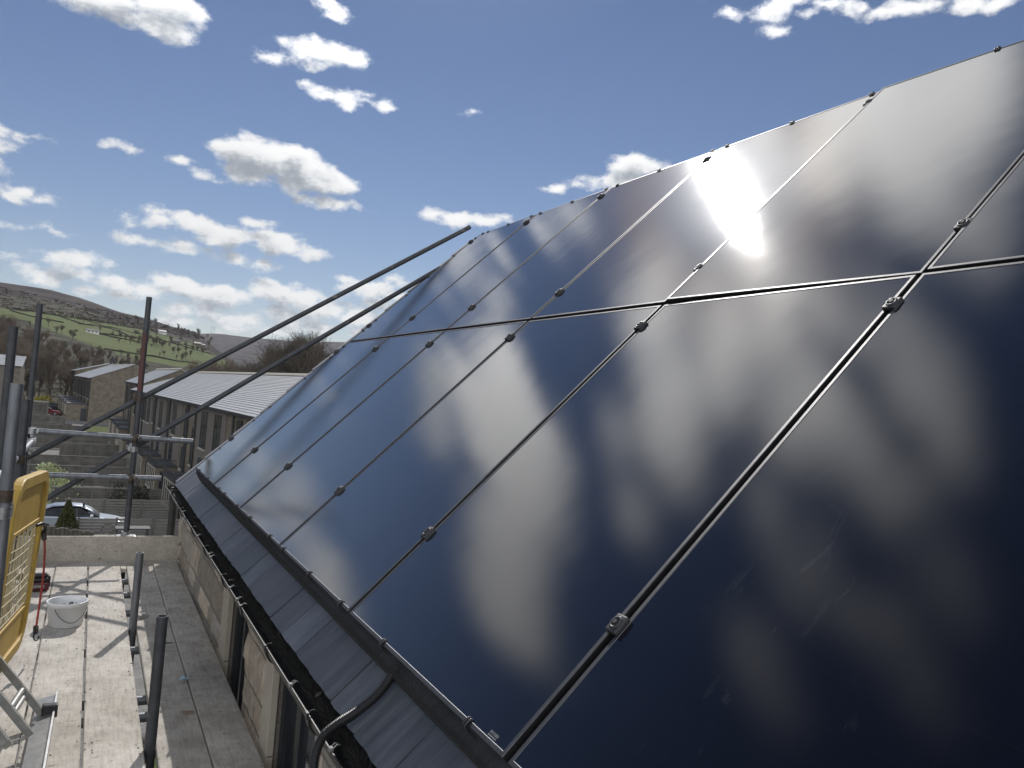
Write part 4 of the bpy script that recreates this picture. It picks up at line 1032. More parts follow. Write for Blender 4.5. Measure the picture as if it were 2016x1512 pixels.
# ------------------------------------------------------------------ farmhouses and turbines far off
def farm(px, py, w, h, dp, label, rz=0, roofc='farslate', wallc=None):
    p = hit(px, py); k_ = polar(p.x,p.y)[1]/1561; w, h, dp = w*k_, h*k_, dp*k_; e = empty('farm_building', p, label, 'farm', 'farm buildings on the hillside', rz=rz)
    mb = MB(); mb.box((-w/2,-dp/2,-1),(w/2,dp/2,h)); mb.prism([(-w/2,-dp/2,h),(-w/2,dp/2,h),(-w/2,0,h+dp*.3)],(w,0,0)); mb.build('wall', wallc or MT['farstone'], e)
    rf_ = MB()
    for s in (-1,1): rf_.hexa([(-w/2-.3,s*(dp/2+.3),h-.15),(w/2+.3,s*(dp/2+.3),h-.15),(w/2+.3,0,h+dp*.3+.02),(-w/2-.3,0,h+dp*.3+.02),(-w/2-.3,s*(dp/2+.3),h+.1),(w/2+.3,s*(dp/2+.3),h+.1),(w/2+.3,0,h+dp*.3+.27),(-w/2-.3,0,h+dp*.3+.27)])
    rf_.build('roof', MT[roofc], e)
    wn = MB(); 
    for k in range(3): wn.box((-w/2+w*(.2+.3*k)-.6,-dp/2-.06,h*.35),(-w/2+w*(.2+.3*k)+.6,-dp/2+.02,h*.75))
    wn.build('windows', MT['pane'], e); return e
whitewall = mat('whitewash', (.72,.71,.68), (.62,.61,.58), scale=1.0)
farm(181,656,20,4.5,8,'whitewashed farmhouse on the green hillside with a pale roof', rz=.2, wallc=whitewall)
farm(345,676,17,4,8,'grey farm building right of the red-banded pole', rz=-.1)
farm(388,681,13,4.5,7,'smaller farm building at the right end of the hillside fields', rz=.15)
farm(398,683,9,3.5,6,'tiny farm shed beside the right-hand farm building', rz=.1)
farm(318,657,14,4,7,'distant white cottage high on the fields behind the red-banded pole', rz=.3, wallc=whitewall)
turbm = mat('turbine_white', (.30,.31,.33), rough=.5)
tproto = None
for px, py, lab, ph in [(416,655.5,'leftmost distant wind turbine on the far moor skyline',.3),(421,655.5,'second distant wind turbine, close beside the leftmost one',.9),(535.5,668.5,'distant wind turbine between the two long raking tubes',.1),(586,671,'distant wind turbine rising behind the tree clump',.6)]:
    d = ray(px, py); k = (R3*.985)/math.hypot(d.x, d.y); p = CAM+d*k; p.z = hfun(p.x, p.y)-2
    e = empty('wind_turbine', p, lab, 'wind turbine', 'wind turbines on the far moor', rz=rt.uniform(-.4,.4))
    if tproto is None:
        tproto = [MB().tube((0,0,0),(0,0,30),1.0,.6,n=8).build('tower', turbm, e), MB().bevbox((-.9,-2.2,29.2),(.9,2,31),.3).build('nacelle', turbm, e)]
        bl = MB()
        for q in range(3):
            a = 2*PI*q/3; bl.tube((0,-2.4,0),(14*math.sin(a),-2.4,14*math.cos(a)),.7,.2,n=5)
        bl.tube((0,-2.2,0),(0,-3.2,0),.9,.4,n=8); ro = bl.build('rotor', turbm, e); ro.location = (0,0,30.1); tproto.append(ro)
    else:
        for o in tproto: c = o.copy(); col.objects.link(c); c.parent = e
    [c for c in e.children if c.name.startswith('rotor')][0].rotation_euler = (0,ph,0)

# ------------------------------------------------------------------ stone terraces
def local(o, d):
    d = Vector(d).normalized(); n = Vector((d.y, -d.x, 0)); m = Matrix.Identity(4)
    for i in range(3): m[i][0] = d[i]; m[i][1] = -n[i]; m[i][2] = (0,0,1)[i]; m[i][3] = o[i]
    return m
def terrace_house(mtx, s0, s1, eave, ridge, hd, label, group, wins=(), panels=(), porch=None, pipe=None, gable=False, zb=GZ, rows=24, wrail=True, fargable=False, seed=0):
    """one house: x along the street, +y out into the garden, wall plane y=0"""
    rr = random.Random(seed)
    e = empty('terrace_house', label=label, cat='house', group=group, mtx=mtx)
    zl = lambda z: z-mtx.translation.z
    E_, R_, Z0 = zl(eave), zl(ridge), zl(zb)
    mb = MB(); mb.box((s0,-2*hd,Z0),(s1,0,E_-.05)); mb.prism([(s0+.001,0,E_-.05),(s0+.001,-hd,R_-.06),(s0+.001,-2*hd,E_-.05)],(s1-s0-.002,0,0)); mb.build('wall', MT['farstone'], e)
    rf_ = MB(); sl = Vector((0,-hd,R_-E_)); up = sl.normalized(); nn = Vector((0, up.z, -up.y)); nn = nn if nn.z > 0 else -nn
    a0 = Vector((0,.28,E_-.28*(R_-E_)/hd)); ln = (Vector((0,-hd,R_))-a0).length
    x0, x1 = s0-(.12 if gable else 0), s1+(.12 if fargable else 0)
    for k in range(rows):
        p, q = a0+up*ln*k/rows, a0+up*ln*min(1.0,(k+1.35)/rows); t_ = rr.uniform(.94,1.05)
        seg = 10
        for j in range(seg):
            u0, u1 = x0+(x1-x0)*j/seg, x0+(x1-x0)*(j+1)/seg; t2 = t_*rr.uniform(.92,1.06)
            P = [Vector((u0,0,0))+p, Vector((u1,0,0))+p, Vector((u1,0,0))+q-nn*.035, Vector((u0,0,0))+q-nn*.035]
            rf_.hexa([v-nn*.01 for v in P]+[v+nn*.011 for v in P], 0, t2)
    rf_.hexa([(x0,-hd,R_-.05),(x1,-hd,R_-.05),(x1,-2*hd-.25,E_-.1),(x0,-2*hd-.25,E_-.1),(x0,-hd,R_+.03),(x1,-hd,R_+.03),(x1,-2*hd-.25,E_),(x0,-2*hd-.25,E_)])
    roof = rf_.build('roof', MT['farslate'], e)
    MB().prism([(x0,-hd+.17,R_-.02),(x0,-hd,R_+.14),(x0,-hd-.17,R_-.02)],(x1-x0,0,0)).build('ridge_tiles', MT['sill'], roof)
    g = MB(); g.box((x0,.20,E_-.24),(x1,.34,E_-.10)); g.box((s0,.003,E_-.30),(s1,.2,E_-.19)); g.build('gutter', MT['winframe'], e)
    if pipe is not None:
        for x in pipe: MB().tube((x,.09,Z0),(x,.09,E_-.2),.055,n=8).build('downpipe', MT['winframe'], e)
    for a, b, z0, z1 in panels:
        MB().box((a,.0,zl(z0)),(b,.05,zl(z1))).build('cladding', MT['render'], e)
    for w in wins:
        a, b, z0, z1 = w[:4]; y = .055; z0, z1 = zl(z0), zl(z1); f = MB(); t_ = .07
        f.box((a,y-.03,z0),(a+t_,y+.02,z1)); f.box((b-t_,y-.03,z0),(b,y+.02,z1)); f.box((a+t_,y-.03,z1-t_),(b-t_,y+.02,z1)); f.box((a+t_,y-.03,z0),(b-t_,y+.02,z0+t_))
        if b-a > .9: f.box(((a+b)/2-.03,y-.03,z0+t_),((a+b)/2+.03,y+.015,z1-t_))
        fo = f.build('window', MT['winframe'], e)
        MB().box((a+t_,y-.02,z0+t_),(b-t_,y+.004,z1-t_)).build('pane', MT['pane'], fo)
        MB().box((a-.08,.0 if y < .04 else .051,z0-.12),(b+.08,.13,z0-.005)).build('sill', MT['sill'], fo)
    if porch:
        a, b, dpt, zt_ = porch; zt_ = zl(zt_); p = MB()
        p.box((a,.001,Z0),(b,dpt,zt_-.16)); po = p.build('bay', MT['farstone'], e)
        MB().box((a-.08,.001,zt_-.159),(b+.08,dpt+.1,zt_)).build('coping', MT['coping'], po)
        f = MB(); zw0, zw1 = zt_-1.75, zt_-.32; n = 5
        for k in range(n+1):
            x = a+.35+(b-a-.7)*k/n; f.box((x-.05,dpt-.001,zw0),(x+.05,dpt+.045,zw1))
        f.box((a+.35,dpt-.001,zw1-.001),(b-.35,dpt+.044,zw1+.09)); f.box((a+.35,dpt-.001,zw0-.12),(b-.35,dpt+.09,zw0+.001))
        wf = f.build('window', MT['sill'], po); MB().box((a+.36,dpt+.001,zw0+.01),(b-.36,dpt+.02,zw1)).build('pane', MT['pane'], po)
        rl = MB()
        if wrail:
            for k in range(int((b-a)/.55)+1): rl.tube((a+.05+.55*k,dpt+.02,zt_),(a+.05+.55*k,dpt+.02,zt_+.32),.022,n=5)
            rl.tube((a,dpt+.02,zt_+.32),(b,dpt+.02,zt_+.32),.026,n=6); rl.tube((a+.02,.1,zt_+.32),(a+.02,dpt+.02,zt_+.32),.026,n=6); rl.build('railing', MT['coping'], po)
        # ground-floor door and wall lamp on the near cheek of the bay
        dm = MB(); dm.box((a-.05,.25,Z0+.05),(a-.001,1.05 if dpt > 1.2 else dpt-.1,Z0+2.1)); dm.build('door', MT['winframe'], po)
    return e
d1 = (-.0582,.9983,0); O1 = Vector((5.69,30.5,-.51)); M1 = local(O1, d1)
TG = 'houses of the near stone terrace'
W2 = lambda a, b: (a,b,-2.92,-.98)
def unit(s0, s1, lab, wins, panels, porch, pipe, **k): return terrace_house(M1, s0, s1, -.51, 1.63, 5.7, lab, TG, wins, panels, porch, pipe, seed=int(s0*10), **k)
unit(-8,1.2,'nearest terrace house, mostly hidden behind the solar panels',[W2(-5,-3.4)],[(-6,-2,-4.6,-.78)],None,[-.2])
unit(1.2,9.2,'terrace house whose slate roof meets the edge of the solar panels',[(1.6,2.75,-2.6,-.98),(6.4,8.2,-3.1,-.98),(1.7,2.5,-5.2,-3.9)],[(5.2,9.19,-5.0,-.78)],(4.6,8.6,1.3,-5.0),[3.4],gable=False)
unit(9.2,16.85,'terrace house beside the lower raking tube, with two tall windows in taupe cladding',[(10.25,12.05,-3.1,-.98),(14.2,14.9,-4.4,-2.1),(10.6,12.0,-5.4,-3.7)],[(9.201,13.4,-5.0,-.78)],(11.0,15.8,1.3,-5.0),[13.9,16.6])
unit(16.85,24.95,'terrace house with the nearest stone bay in full view',[(17.3,17.95,-2.95,-1.0),(21.5,23.2,-3.1,-.98),(22.0,23.5,-5.0,-3.3),(17.5,18.2,-5.0,-3.6)],[(19.2,24.1,-5.0,-.78)],(19.5,24.26,1.3,-5.0),[16.95+.15,24.7])
unit(24.95,32.6,'terrace house with the second stone bay, left of the lower downpipe',[(25.5,26.1,-2.95,-1.0),(28.4,30.2,-3.1,-.98),(28.8,30.2,-5.0,-3.3)],[(27.0,31.7,-5.0,-.78)],(27.17,31.7,1.3,-5.0),[25.1,32.3])
unit(32.6,40.4,'terrace house seen just right of the red-banded pole, third bay',[(33.3,33.9,-2.95,-1.0),(36.0,37.6,-3.1,-.98),(38.6,39.9,-3.1,-.98)],[(34.8,40.3,-5.0,-.78)],(34.5,39.2,1.3,-5.0),[32.75])
unit(40.4,51.0,'last house of the near terrace, behind the red-banded pole',[(41.4,43,-3.1,-.98),(47.4,48.2,-2.95,-1.0)],[(40.6,45.6,-5.0,-.78)],(42.3,47,1.3,-5.0),[40.55,50.8],fargable=True)
# second terrace
p_ = aty(283,752,84); q_ = aty(249.8,750.6,110); dd_ = (q_-p_); dd_.z = 0; ez = (p_.z+q_.z)/2
a_ = aty(357,727,84); hd_ = a_.x-p_.x
M1b = local(Vector((p_.x,p_.y,ez)), dd_)
L1b = dd_.length
for k, lab in enumerate(['stepped-down house of the middle terrace, its brown gable showing above the near roof','middle terrace house beyond the brown gable','farthest house of the middle terrace with a tall dark window']):
    terrace_house(M1b, k*L1b/3, (k+1)*L1b/3, ez, a_.z, hd_, lab, 'houses of the middle terrace', [(k*L1b/3+2,k*L1b/3+3.2,ez-3.3,ez-.6),(k*L1b/3+5,k*L1b/3+6,ez-3.3,ez-.6)], [(k*L1b/3+1.6,k*L1b/3+4,ez-4.6,ez-.3)], (k*L1b/3+1.5,k*L1b/3+6,1.8,-4.8), [k*L1b/3+7.6], gable=(k==0), fargable=(k==2), rows=14, seed=50+k)
# third terrace: the tall gable facing us
p_ = aty(180,743,142.6); q_ = aty(148,738.3,186); dd_ = q_-p_; dd_.z = 0; ez = p_.z; a_ = aty(265,718,142.6); hd_ = (a_.x-p_.x)
M2 = local(p_, dd_); n_ = 5; LL = dd_.length
for k in range(n_):
    s = k*LL/n_; u = LL/n_
    lab = ['tall stone house with a big blank gable wall facing the camera','second house from the big blank gable, with paired tall windows','third house of the far terrace, halfway along its windows','fourth house of the far terrace','end house of the far terrace, next to the wood'][k]
    terrace_house(M2, s, s+u, ez, a_.z, hd_, lab, 'houses of the far terrace', [(s+1.0,s+2.1,ez-3.6,ez-.7),(s+2.7,s+3.8,ez-3.6,ez-.7),(s+5.6,s+6.6,ez-3.6,ez-.7),(s+1.2,s+2.1,-5.2,-3.9)], [(s+.6,s+4.2,ez-4.0,ez-.35)], (s+.8,s+6.6,3.2,-4.6), [s+.12], gable=(k==0), fargable=(k==n_-1), rows=12, seed=70+k)
p3 = aty(149,728.5,196); a3 = aty(221,715.5,196)
M3 = local(p3, (-.058,.998,0))
for k, lab in enumerate(['stone house behind the far terrace with a dark chimney','last stone house at the edge of the wood']):
    e = terrace_house(M3, k*11, k*11+11, p3.z, a3.z, max(4,a3.x-p3.x), lab, 'houses behind the far terrace', [(k*11+2,k*11+3.4,p3.z-3.4,p3.z-.8),(k*11+6,k*11+7.4,p3.z-3.4,p3.z-.8)], (), None, [k*11+.3], gable=(k==0), fargable=(k==1), rows=12, seed=90+k)
    if k == 0:
        r_ = [c for c in e.children if c.name.startswith('roof')][0]; hh = max(4,a3.x-p3.x)
        cb = MB().box((.2,-hh-.5,a3.z-p3.z-.4),(1.1,-hh+.5,a3.z-p3.z+1.2)); cb.tube((.65,-hh,a3.z-p3.z+1.2),(.65,-hh,a3.z-p3.z+1.7),.2,n=8); cb.build('chimney', MT['winframe'], r_)
# house at the left edge, seen between the poles
p_ = aty(41,720,150); l_ = p_.x-26
e = empty('detached_house', (0,0,0), 'pale-roofed house at the left edge, behind the scaffold poles', 'house')
zr, ze = aty(41,701,156).z, p_.z
mb = MB(); mb.box((l_,150,GZ),(p_.x,160,ze)); mb.prism([(l_,150,ze),(l_,160,ze),(l_,156,zr)],(p_.x-l_,0,0)); mb.build('wall', MT['farstone'], e)
mb = MB()
for k in range(12):
    f0, f1 = k/12, min(1,(k+1.3)/12); y0, y1 = 149.6+6.4*f0, 149.6+6.4*f1; z0, z1 = ze-.1+(zr-ze+.1)*f0, ze-.1+(zr-ze+.1)*f1
    for j in range(8):
        u0, u1 = l_-.3+(p_.x-l_+.6)*j/8, l_-.3+(p_.x-l_+.6)*(j+1)/8
        mb.hexa([(u0,y0,z0-.02),(u1,y0,z0-.02),(u1,y1,z1-.06),(u0,y1,z1-.06),(u0,y0,z0+.05),(u1,y0,z0+.05),(u1,y1,z1),(u0,y1,z1)],0,rt.uniform(.9,1.1))
mb.hexa([(l_-.3,156,zr-.08),(p_.x+.3,156,zr-.08),(p_.x+.3,160.5,ze-.2),(l_-.3,160.5,ze-.2),(l_-.3,156,zr-.001),(p_.x+.3,156,zr-.001),(p_.x+.3,160.5,ze-.1),(l_-.3,160.5,ze-.1)])
mb.build('roof', MT['farslate'], e)
MB().box((p_.x-6,149.93,GZ+.1),(p_.x-2.2,149.999,ze-.3)).build('cladding', MT['render'], e)
for k in range(3):
    a = p_.x-5.6-k*4.2; f = MB(); z0, z1 = ze-2.6, ze-.8
    f.box((a,149.86,z0),(a+.12,149.92,z1)); f.box((a+1.9,149.86,z0),(a+2.02,149.92,z1)); f.box((a+.12,149.86,z1-.12),(a+1.9,149.92,z1)); f.box((a+.12,149.86,z0),(a+1.9,149.92,z0+.12)); f.box((a+.12,149.87,z0+.8),(a+1.9,149.91,z0+.9))
    fo = f.build('window', MT['white'], e); MB().box((a+.12,149.89,z0+.12),(a+1.9,149.915,z1-.12)).build('pane', MT['pane'], fo)
MB().box((p_.x+.02,149.6,GZ),(p_.x+4.4,156,-5.0)).build('garage', MT['fence'], e)

# ------------------------------------------------------------------ gardens: fences, cars, planting
FG = 'grey garden fences between the terrace gardens'
def fence(x0, x1, y, h, label, post=1.85, slat=False, z=GZ, skew=0.0):
    e = empty('garden_fence', (x0, y, z), label, 'fence', FG); n = max(1, int(round((x1-x0)/post))); w = (x1-x0)/n
    for k in range(n):
        a, b = k*w, (k+1)*w; ya, yb = skew*a, skew*b; p = MB()
        if slat:
            for j in range(int(h/.15)): p.hexa([(a+.05,ya-.014,.06+.15*j),(b-.05,yb-.014,.06+.15*j),(b-.05,yb+.014,.06+.15*j),(a+.05,ya+.014,.06+.15*j),(a+.05,ya-.014,.17+.15*j),(b-.05,yb-.014,.17+.15*j),(b-.05,yb+.014,.17+.15*j),(a+.05,ya+.014,.17+.15*j)])
        else:
            p.hexa([(a+.05,ya-.02,.05),(b-.05,yb-.02,.05),(b-.05,yb+.02,.05),(a+.05,ya+.02,.05),(a+.05,ya-.02,h-.06),(b-.05,yb-.02,h-.06),(b-.05,yb+.02,h-.06),(a+.05,ya+.02,h-.06)])
            p.hexa([(a+.05,ya-.045,h-.059),(b-.05,yb-.045,h-.059),(b-.05,yb+.045,h-.059),(a+.05,ya+.045,h-.059),(a+.05,ya-.045,h-.01),(b-.05,yb-.045,h-.01),(b-.05,yb+.045,h-.01),(a+.05,ya+.045,h-.01)])
            for q in (.33,.66): p.box((a+w*q-.03,ya-.05,.06),(a+w*q+.03,ya-.021,h-.07))
        po_ = p.build('panel', MT['fence'] if not slat else MT['toe2'], e)
        if not slat: MB().hexa([(a+.051,ya-.05,h-.008),(b-.051,yb-.05,h-.008),(b-.051,yb+.05,h-.008),(a+.051,ya+.05,h-.008),(a+.051,ya-.05,h+.03),(b-.051,yb-.05,h+.03),(b-.051,yb+.05,h+.03),(a+.051,ya+.05,h+.03)]).build('top_rail', MT['toe2'], po_)
    for k in range(n+1): MB().box((k*w-.05,skew*k*w-.05,0),(k*w+.05,skew*k*w+.05,h+.03)).build('post', MT['fencepost'], e)
    return e
MT['fencepost'] = mat('fence_post', (.15,.143,.13), rough=.9, scale=4); MT['toe2'] = mat('fence_slat', (.20,.19,.172), (.15,.143,.13), rough=.9, scale=3)
fence(-.9,4.0,36.0,1.24,'slatted low fence just in front of the silver car bonnet',slat=True)
fence(-1.6,3.9,41.6,1.36,'close-boarded fence directly behind the silver car',slat=True)
fence(-2.4,3.7,46.0,1.40,'second fence behind the silver car, half in shade')
fence(-6.0,2.4,57.6,1.45,'fence behind the white-flowering shrubs')
fence(-6.4,2.1,64.8,1.5,'fence level with the lower guard rail, fourth back from the car')
fence(-3.0,1.8,75.0,1.7,'fence with one bright sunlit panel between the two guard rails')
fence(-7.5,1.0,88.0,1.5,'fence just under the upper guard rail')
fence(-8.5,-1.8,103.0,1.6,'fence seen above the upper guard rail beside the bays')
fence(-10.5,-3.0,116.0,1.05,'pale fence below the red car, nearer of two')
fence(-12.0,-4.2,131.0,1.25,'farthest pale fence right in front of the red car')
# car
def car(loc, rz, paint, label, L_=4.45, H_=1.46, wid=1.78, suv=False):
    e = empty('parked_car', loc, label, 'car', 'parked cars', rz=rz)
    h = L_/2; k = H_/1.46
    side = [(-h+.02,.42),(-h,.62),(-h+.06,.90*k),(-h+.30,.985*k),(h-1.35,.93*k),(h-.55,.80*k),(h-.12,.66*k),(h,.50),(h-.03,.30),(h-.25,.22),(-h+.3,.22),(-h+.08,.28)]
    bm = bmesh.new(); w = wid/2
    vv = [[bm.verts.new((x, s*w*(1.0 if .3 < z < .8 else .955), z)) for x, z in side] for s in (-1,1)]
    n = len(side); bm.faces.new(list(reversed(vv[0]))) ; bm.faces.new(vv[1])
    for i in range(n): bm.faces.new((vv[0][i], vv[0][(i+1)%n], vv[1][(i+1)%n], vv[1][i]))
    bmesh.ops.recalc_face_normals(bm, faces=bm.faces[:]); bmesh.ops.bevel(bm, geom=bm.edges[:], offset=.055, segments=3, affect='EDGES', profile=.6)
    bm.verts.index_update(); mb = MB(); mb.add([v.co[:] for v in bm.verts], [[v.index for v in f.verts] for f in bm.faces], 0, None, True); bm.free()
    belt = [(-h+.22 if not suv else -h+.1,.96*k),(h-1.30,.92*k)]; rfx = (-h+1.15 if not suv else -h+.45, h-2.15); zt = H_
    # roof shell: arched
    xs = [belt[0][0], belt[0][0]+.35*(rfx[0]-belt[0][0]), rfx[0], (rfx[0]+rfx[1])/2, rfx[1], rfx[1]+.55*(belt[1][0]-rfx[1]), belt[1][0]]
    zs = [.96*k, .96*k+(zt-.96*k)*.50, zt-.035, zt, zt-.045, .92*k+(zt-.92*k)*.52, .92*k]
    vs = []
    for x, z in zip(xs, zs):
        f = (z-.9*k)/(zt-.9*k); yw = w*.93-(w*.93-w*.66)*max(0,f)
        vs += [(x,-yw,z),(x,-yw*.6,z+.025),(x,yw*.6,z+.025),(x,yw,z)]
    roof = MB(); roof.add(vs, [(i*4+j, i*4+j+1, i*4+5+j, i*4+4+j) for i in range(6) for j in range(3)], 0, None, True)
    vb = [(x, s*w*.93, .90*k) for s in (-1,1) for x in xs]
    body = mb.build('body', paint, e); body.modifiers.new('s','WEIGHTED_NORMAL')
    cab = roof.build('roof', paint, e); cab.modifiers.new('t','SOLIDIFY').thickness = .03
    gl = MB()
    for s in (-1,1):
        P = [(belt[0][0]+.28, s*(w*.905), .985*k), (belt[1][0]-.18, s*(w*.905), .965*k), (rfx[1]-.02, s*(w*.67), zt-.10), (rfx[0]+.06, s*(w*.67), zt-.10), (belt[0][0]+.48, s*(w*.77), .985*k+(zt-.985*k)*.55)]
        gl.prism(P if s > 0 else list(reversed(P)), (0, -s*.03, 0))
        gl.prism([(q[0], q[1]+s*.004, q[2]) for q in [(belt[0][0]+.05, s*w*.91,.95*k),(belt[1][0]-.02, s*w*.91,.925*k),(belt[1][0]-.02, s*w*.91,.90*k),(belt[0][0]+.05, s*w*.91,.91*k)]], (0,-s*.02,0))
    gl.prism([(belt[1][0]-.02,-w*.80,.95*k),(belt[1][0]-.02,w*.80,.95*k),(rfx[1]+.03,w*.60,zt-.02),(rfx[1]+.03,-w*.60,zt-.02)], (.03,0,.02))
    gl.prism([(belt[0][0]+.03,-w*.80,.99*k),(belt[0][0]+.03,w*.80,.99*k),(rfx[0]-.03,w*.60,zt-.02),(rfx[0]-.03,-w*.60,zt-.02)], (-.03,0,.02))
    gl.build('windows', MT['pane'], e)
    pl = MB()
    for s in (-1,1): pl.prism([(-.12, s*(w*.90), .97*k),(-.02, s*(w*.90), .97*k),(-.02, s*(w*.69), zt-.09),(-.10, s*(w*.69), zt-.09)], (0, s*.012, 0))
    pl.build('door_pillars', MT['blackplastic'], e)
    for s in (-1,1):
        for x in (-h+.82, h-.88):
            wh = MB(); wh.tube((x, s*(w-.20), .32), (x, s*(w+.005), .32), .32, n=22); wo = wh.build('wheel', MT['blackplastic'], e)
            MB().tube((x, s*(w+.0), .32), (x, s*(w+.016), .32), .21, n=12).build('rim', MT['zinc'], wo)
        m_ = MB().bevbox((belt[1][0]-.42, s*(w+.03)-.09, .96*k),(belt[1][0]-.28, s*(w+.03)+.09, 1.08*k), .03); m_.build('mirror', MT['white'] if suv is False else paint, e)
        MB().bevbox((-h-.012, s*(w*.72)-.16, .70*k),(-h+.05, s*(w*.72)+.16, .86*k), .02).build('tail_light', MT['maroon'], e)
        MB().bevbox((h-.34, s*(w*.75)-.15, .60*k),(h-.05, s*(w*.75)+.15, .70*k), .02).build('headlight', MT['zinc'], e)
    return e
silver = mat('silver_blue_paint', (.42,.46,.52), (.40,.44,.50), rough=.28, metal=.7, scale=2)
red = mat('red_paint', (.30,.03,.035), rough=.3, scale=2); navy = mat('dark_blue_paint', (.02,.025,.045), rough=.3, scale=2); whitep = mat('white_paint', (.75,.75,.74), rough=.3, scale=2)
car((-.95,38.9,GZ),0,silver,'silver-blue hatchback parked side-on in the nearest garden bay',L_=4.5)
p_ = atz(91,816.5,GZ); car((p_.x,p_.y,GZ),.05,red,'red car parked in front of the dark one by the green lawn',L_=4.4,suv=True)
p_ = atz(111,810,GZ); car((p_.x,p_.y,GZ),.05,navy,'dark blue car just behind the red car',L_=4.7,H_=1.65,suv=True)
p_ = atz(52,811,GZ); car((p_.x,p_.y,GZ),.0,whitep,'white vehicle half hidden behind the scaffold poles, left of the red car',L_=5.0,H_=1.8,suv=True)
p_ = atz(62,1042,GZ); car((p_.x-1.2,p_.y,GZ),.0,whitep,'white car seen through the mesh of the yellow gate',L_=4.3,suv=True)

leafm = [mat('leaf_dark_green', (.045,.075,.025), (.025,.045,.015), rough=.6, scale=6), mat('leaf_cream_variegated', (.50,.52,.32), (.20,.26,.09), rough=.5, scale=5), mat('leaf_olive', (.075,.085,.03), (.05,.055,.02), rough=.7, scale=6), mat('leaf_brown_green', (.05,.05,.03), (.03,.03,.02), rough=.8, scale=6)]
def shrub(p, w, h, n, m, label, name='shrub', cone=False, ls=.07, seed=1):
    r = random.Random(seed); mb = MB(); cl = [(r.uniform(-1,1)*w*.32, r.uniform(-1,1)*w*.32, r.uniform(.3,.85)*h, r.uniform(.2,.4)*w) for _ in range(7)]
    for i in range(n):
        if cone:
            f = r.random()**.8; a = r.uniform(0,2*PI); rad = w*.5*(1-f)*r.uniform(.55,1.12)+.02; c = Vector((rad*math.cos(a), rad*math.sin(a), .08+f*h*.95))
            d = Vector((math.cos(a)*.5, math.sin(a)*.5, 1)).normalized()
        else:
            x, y, z, q = cl[r.randrange(7)]; v = Vector((r.gauss(0,1), r.gauss(0,1), r.gauss(0,1))).normalized()*q*r.uniform(.5,1.1); c = Vector((x,y,z))+v; c.z = max(.05, c.z); d = (v.normalized()+Vector((r.uniform(-.6,.6),r.uniform(-.6,.6),r.uniform(-.2,.8)))).normalized()
        s = d.cross(Vector((r.uniform(-1,1),r.uniform(-1,1),r.uniform(-1,1)))).normalized()*ls*r.uniform(.2,.5); l = ls*r.uniform(.7,1.5)
        mb.add([c, c+d*l*.5+s, c+d*l, c+d*l*.5-s], [(0,1,2,3)])
    e = empty(name, p, label, 'shrub')
    mb.build('foliage', m, e); st = MB()
    for k in range(4 if not cone else 1): st.tube((0,0,-.05),(r.uniform(-.2,.2)*w*(not cone),r.uniform(-.2,.2)*w*(not cone),h*.6),.03*max(1,h*.5),.01,n=5)
    st.build('stem', barkm, e); return e
shrub(aty(104,972,53)*1 if False else Vector((aty(100,960,52).x,52,GZ)), 1.9, 2.0, 900, leafm[1], 'cream-leaved shrub under the lower raking tube', ls=.16, seed=3)
shrub(Vector((aty(112,985,47).x,47,GZ)), 2.1, 1.5, 900, leafm[1], 'cream-leaved shrub just behind the silver car', ls=.15, seed=4)
shrub(Vector((aty(131,1035,35.0).x,35.0,aty(127,1040,35.0).z-.25)), .95, 1.45, 2600, leafm[2], 'small olive conifer in front of the silver car', 'conifer', True, .11, 5)
shrub(Vector((aty(272,1000,42.5).x,42.5,GZ)), 1.1, 2.2, 800, leafm[3], 'dark climbing shrub between the bays, right of the far standard', ls=.12, seed=6)
shrub(Vector((aty(238,985,45).x,45,GZ)), 1.0, 2.0, 500, leafm[3], 'thin dark shrub beside the far standard', ls=.12, seed=8)
shrub(atz(76,806,GZ), 4, 2.2, 900, mat('gorse_yellow',(.42,.34,.05),(.16,.17,.05),scale=2), 'yellow-tinged bush at the edge of the green lawn', ls=.4, seed=7)
for i, (px, py) in enumerate([(276,1003),(316,1075)]): pass
# palisade of dark sleepers and the pale terrace slab in front of the car
e = empty('sleeper_palisade', (0,0,0), 'row of short dark timber sleepers edging the nearest garden', 'edging'); y0 = 33.0
q0, q1 = aty(96,1036,y0), aty(180,1052,y0)
mb = MB()
for k in range(11):
    f = k/10; p = q0.lerp(q1, f); mb.bevbox((p.x-.10, y0+f*.6-.09, GZ), (p.x+.10, y0+f*.6+.09, p.z+.04*math.sin(k*2.2)), .015)
mb.build('sleepers', MT['boarddark2'] if 'boarddark2' in MT else MT['coping2'] if 'coping2' in MT else mat('dark_sleeper',(.10,.09,.075),(.06,.055,.045),rough=.9,scale=5), e)
mb = MB(); mb.box((aty(180,1045,34).x,33.9,GZ+.0),(aty(245,1045,34).x,35.6,GZ+.55)); tag(mb.build('patio_slab', MT['sill']), 'pale raised patio slab beside the dark sleepers', 'patio')
e = empty('garden_table', (aty(262,1035,34.5).x,34.6,GZ), 'dark flat-topped garden table behind the far standard foot', 'table')
MB().bevbox((-.75,-.4,.98),(.75,.4,1.04),.01).build('top', MT['coping'], e)
for sx in (-1,1):
    for sy in (-1,1): MB().box((sx*.66-.03,sy*.33-.03,0),(sx*.66+.03,sy*.33+.03,.979)).build('leg', MT['coping'], e)

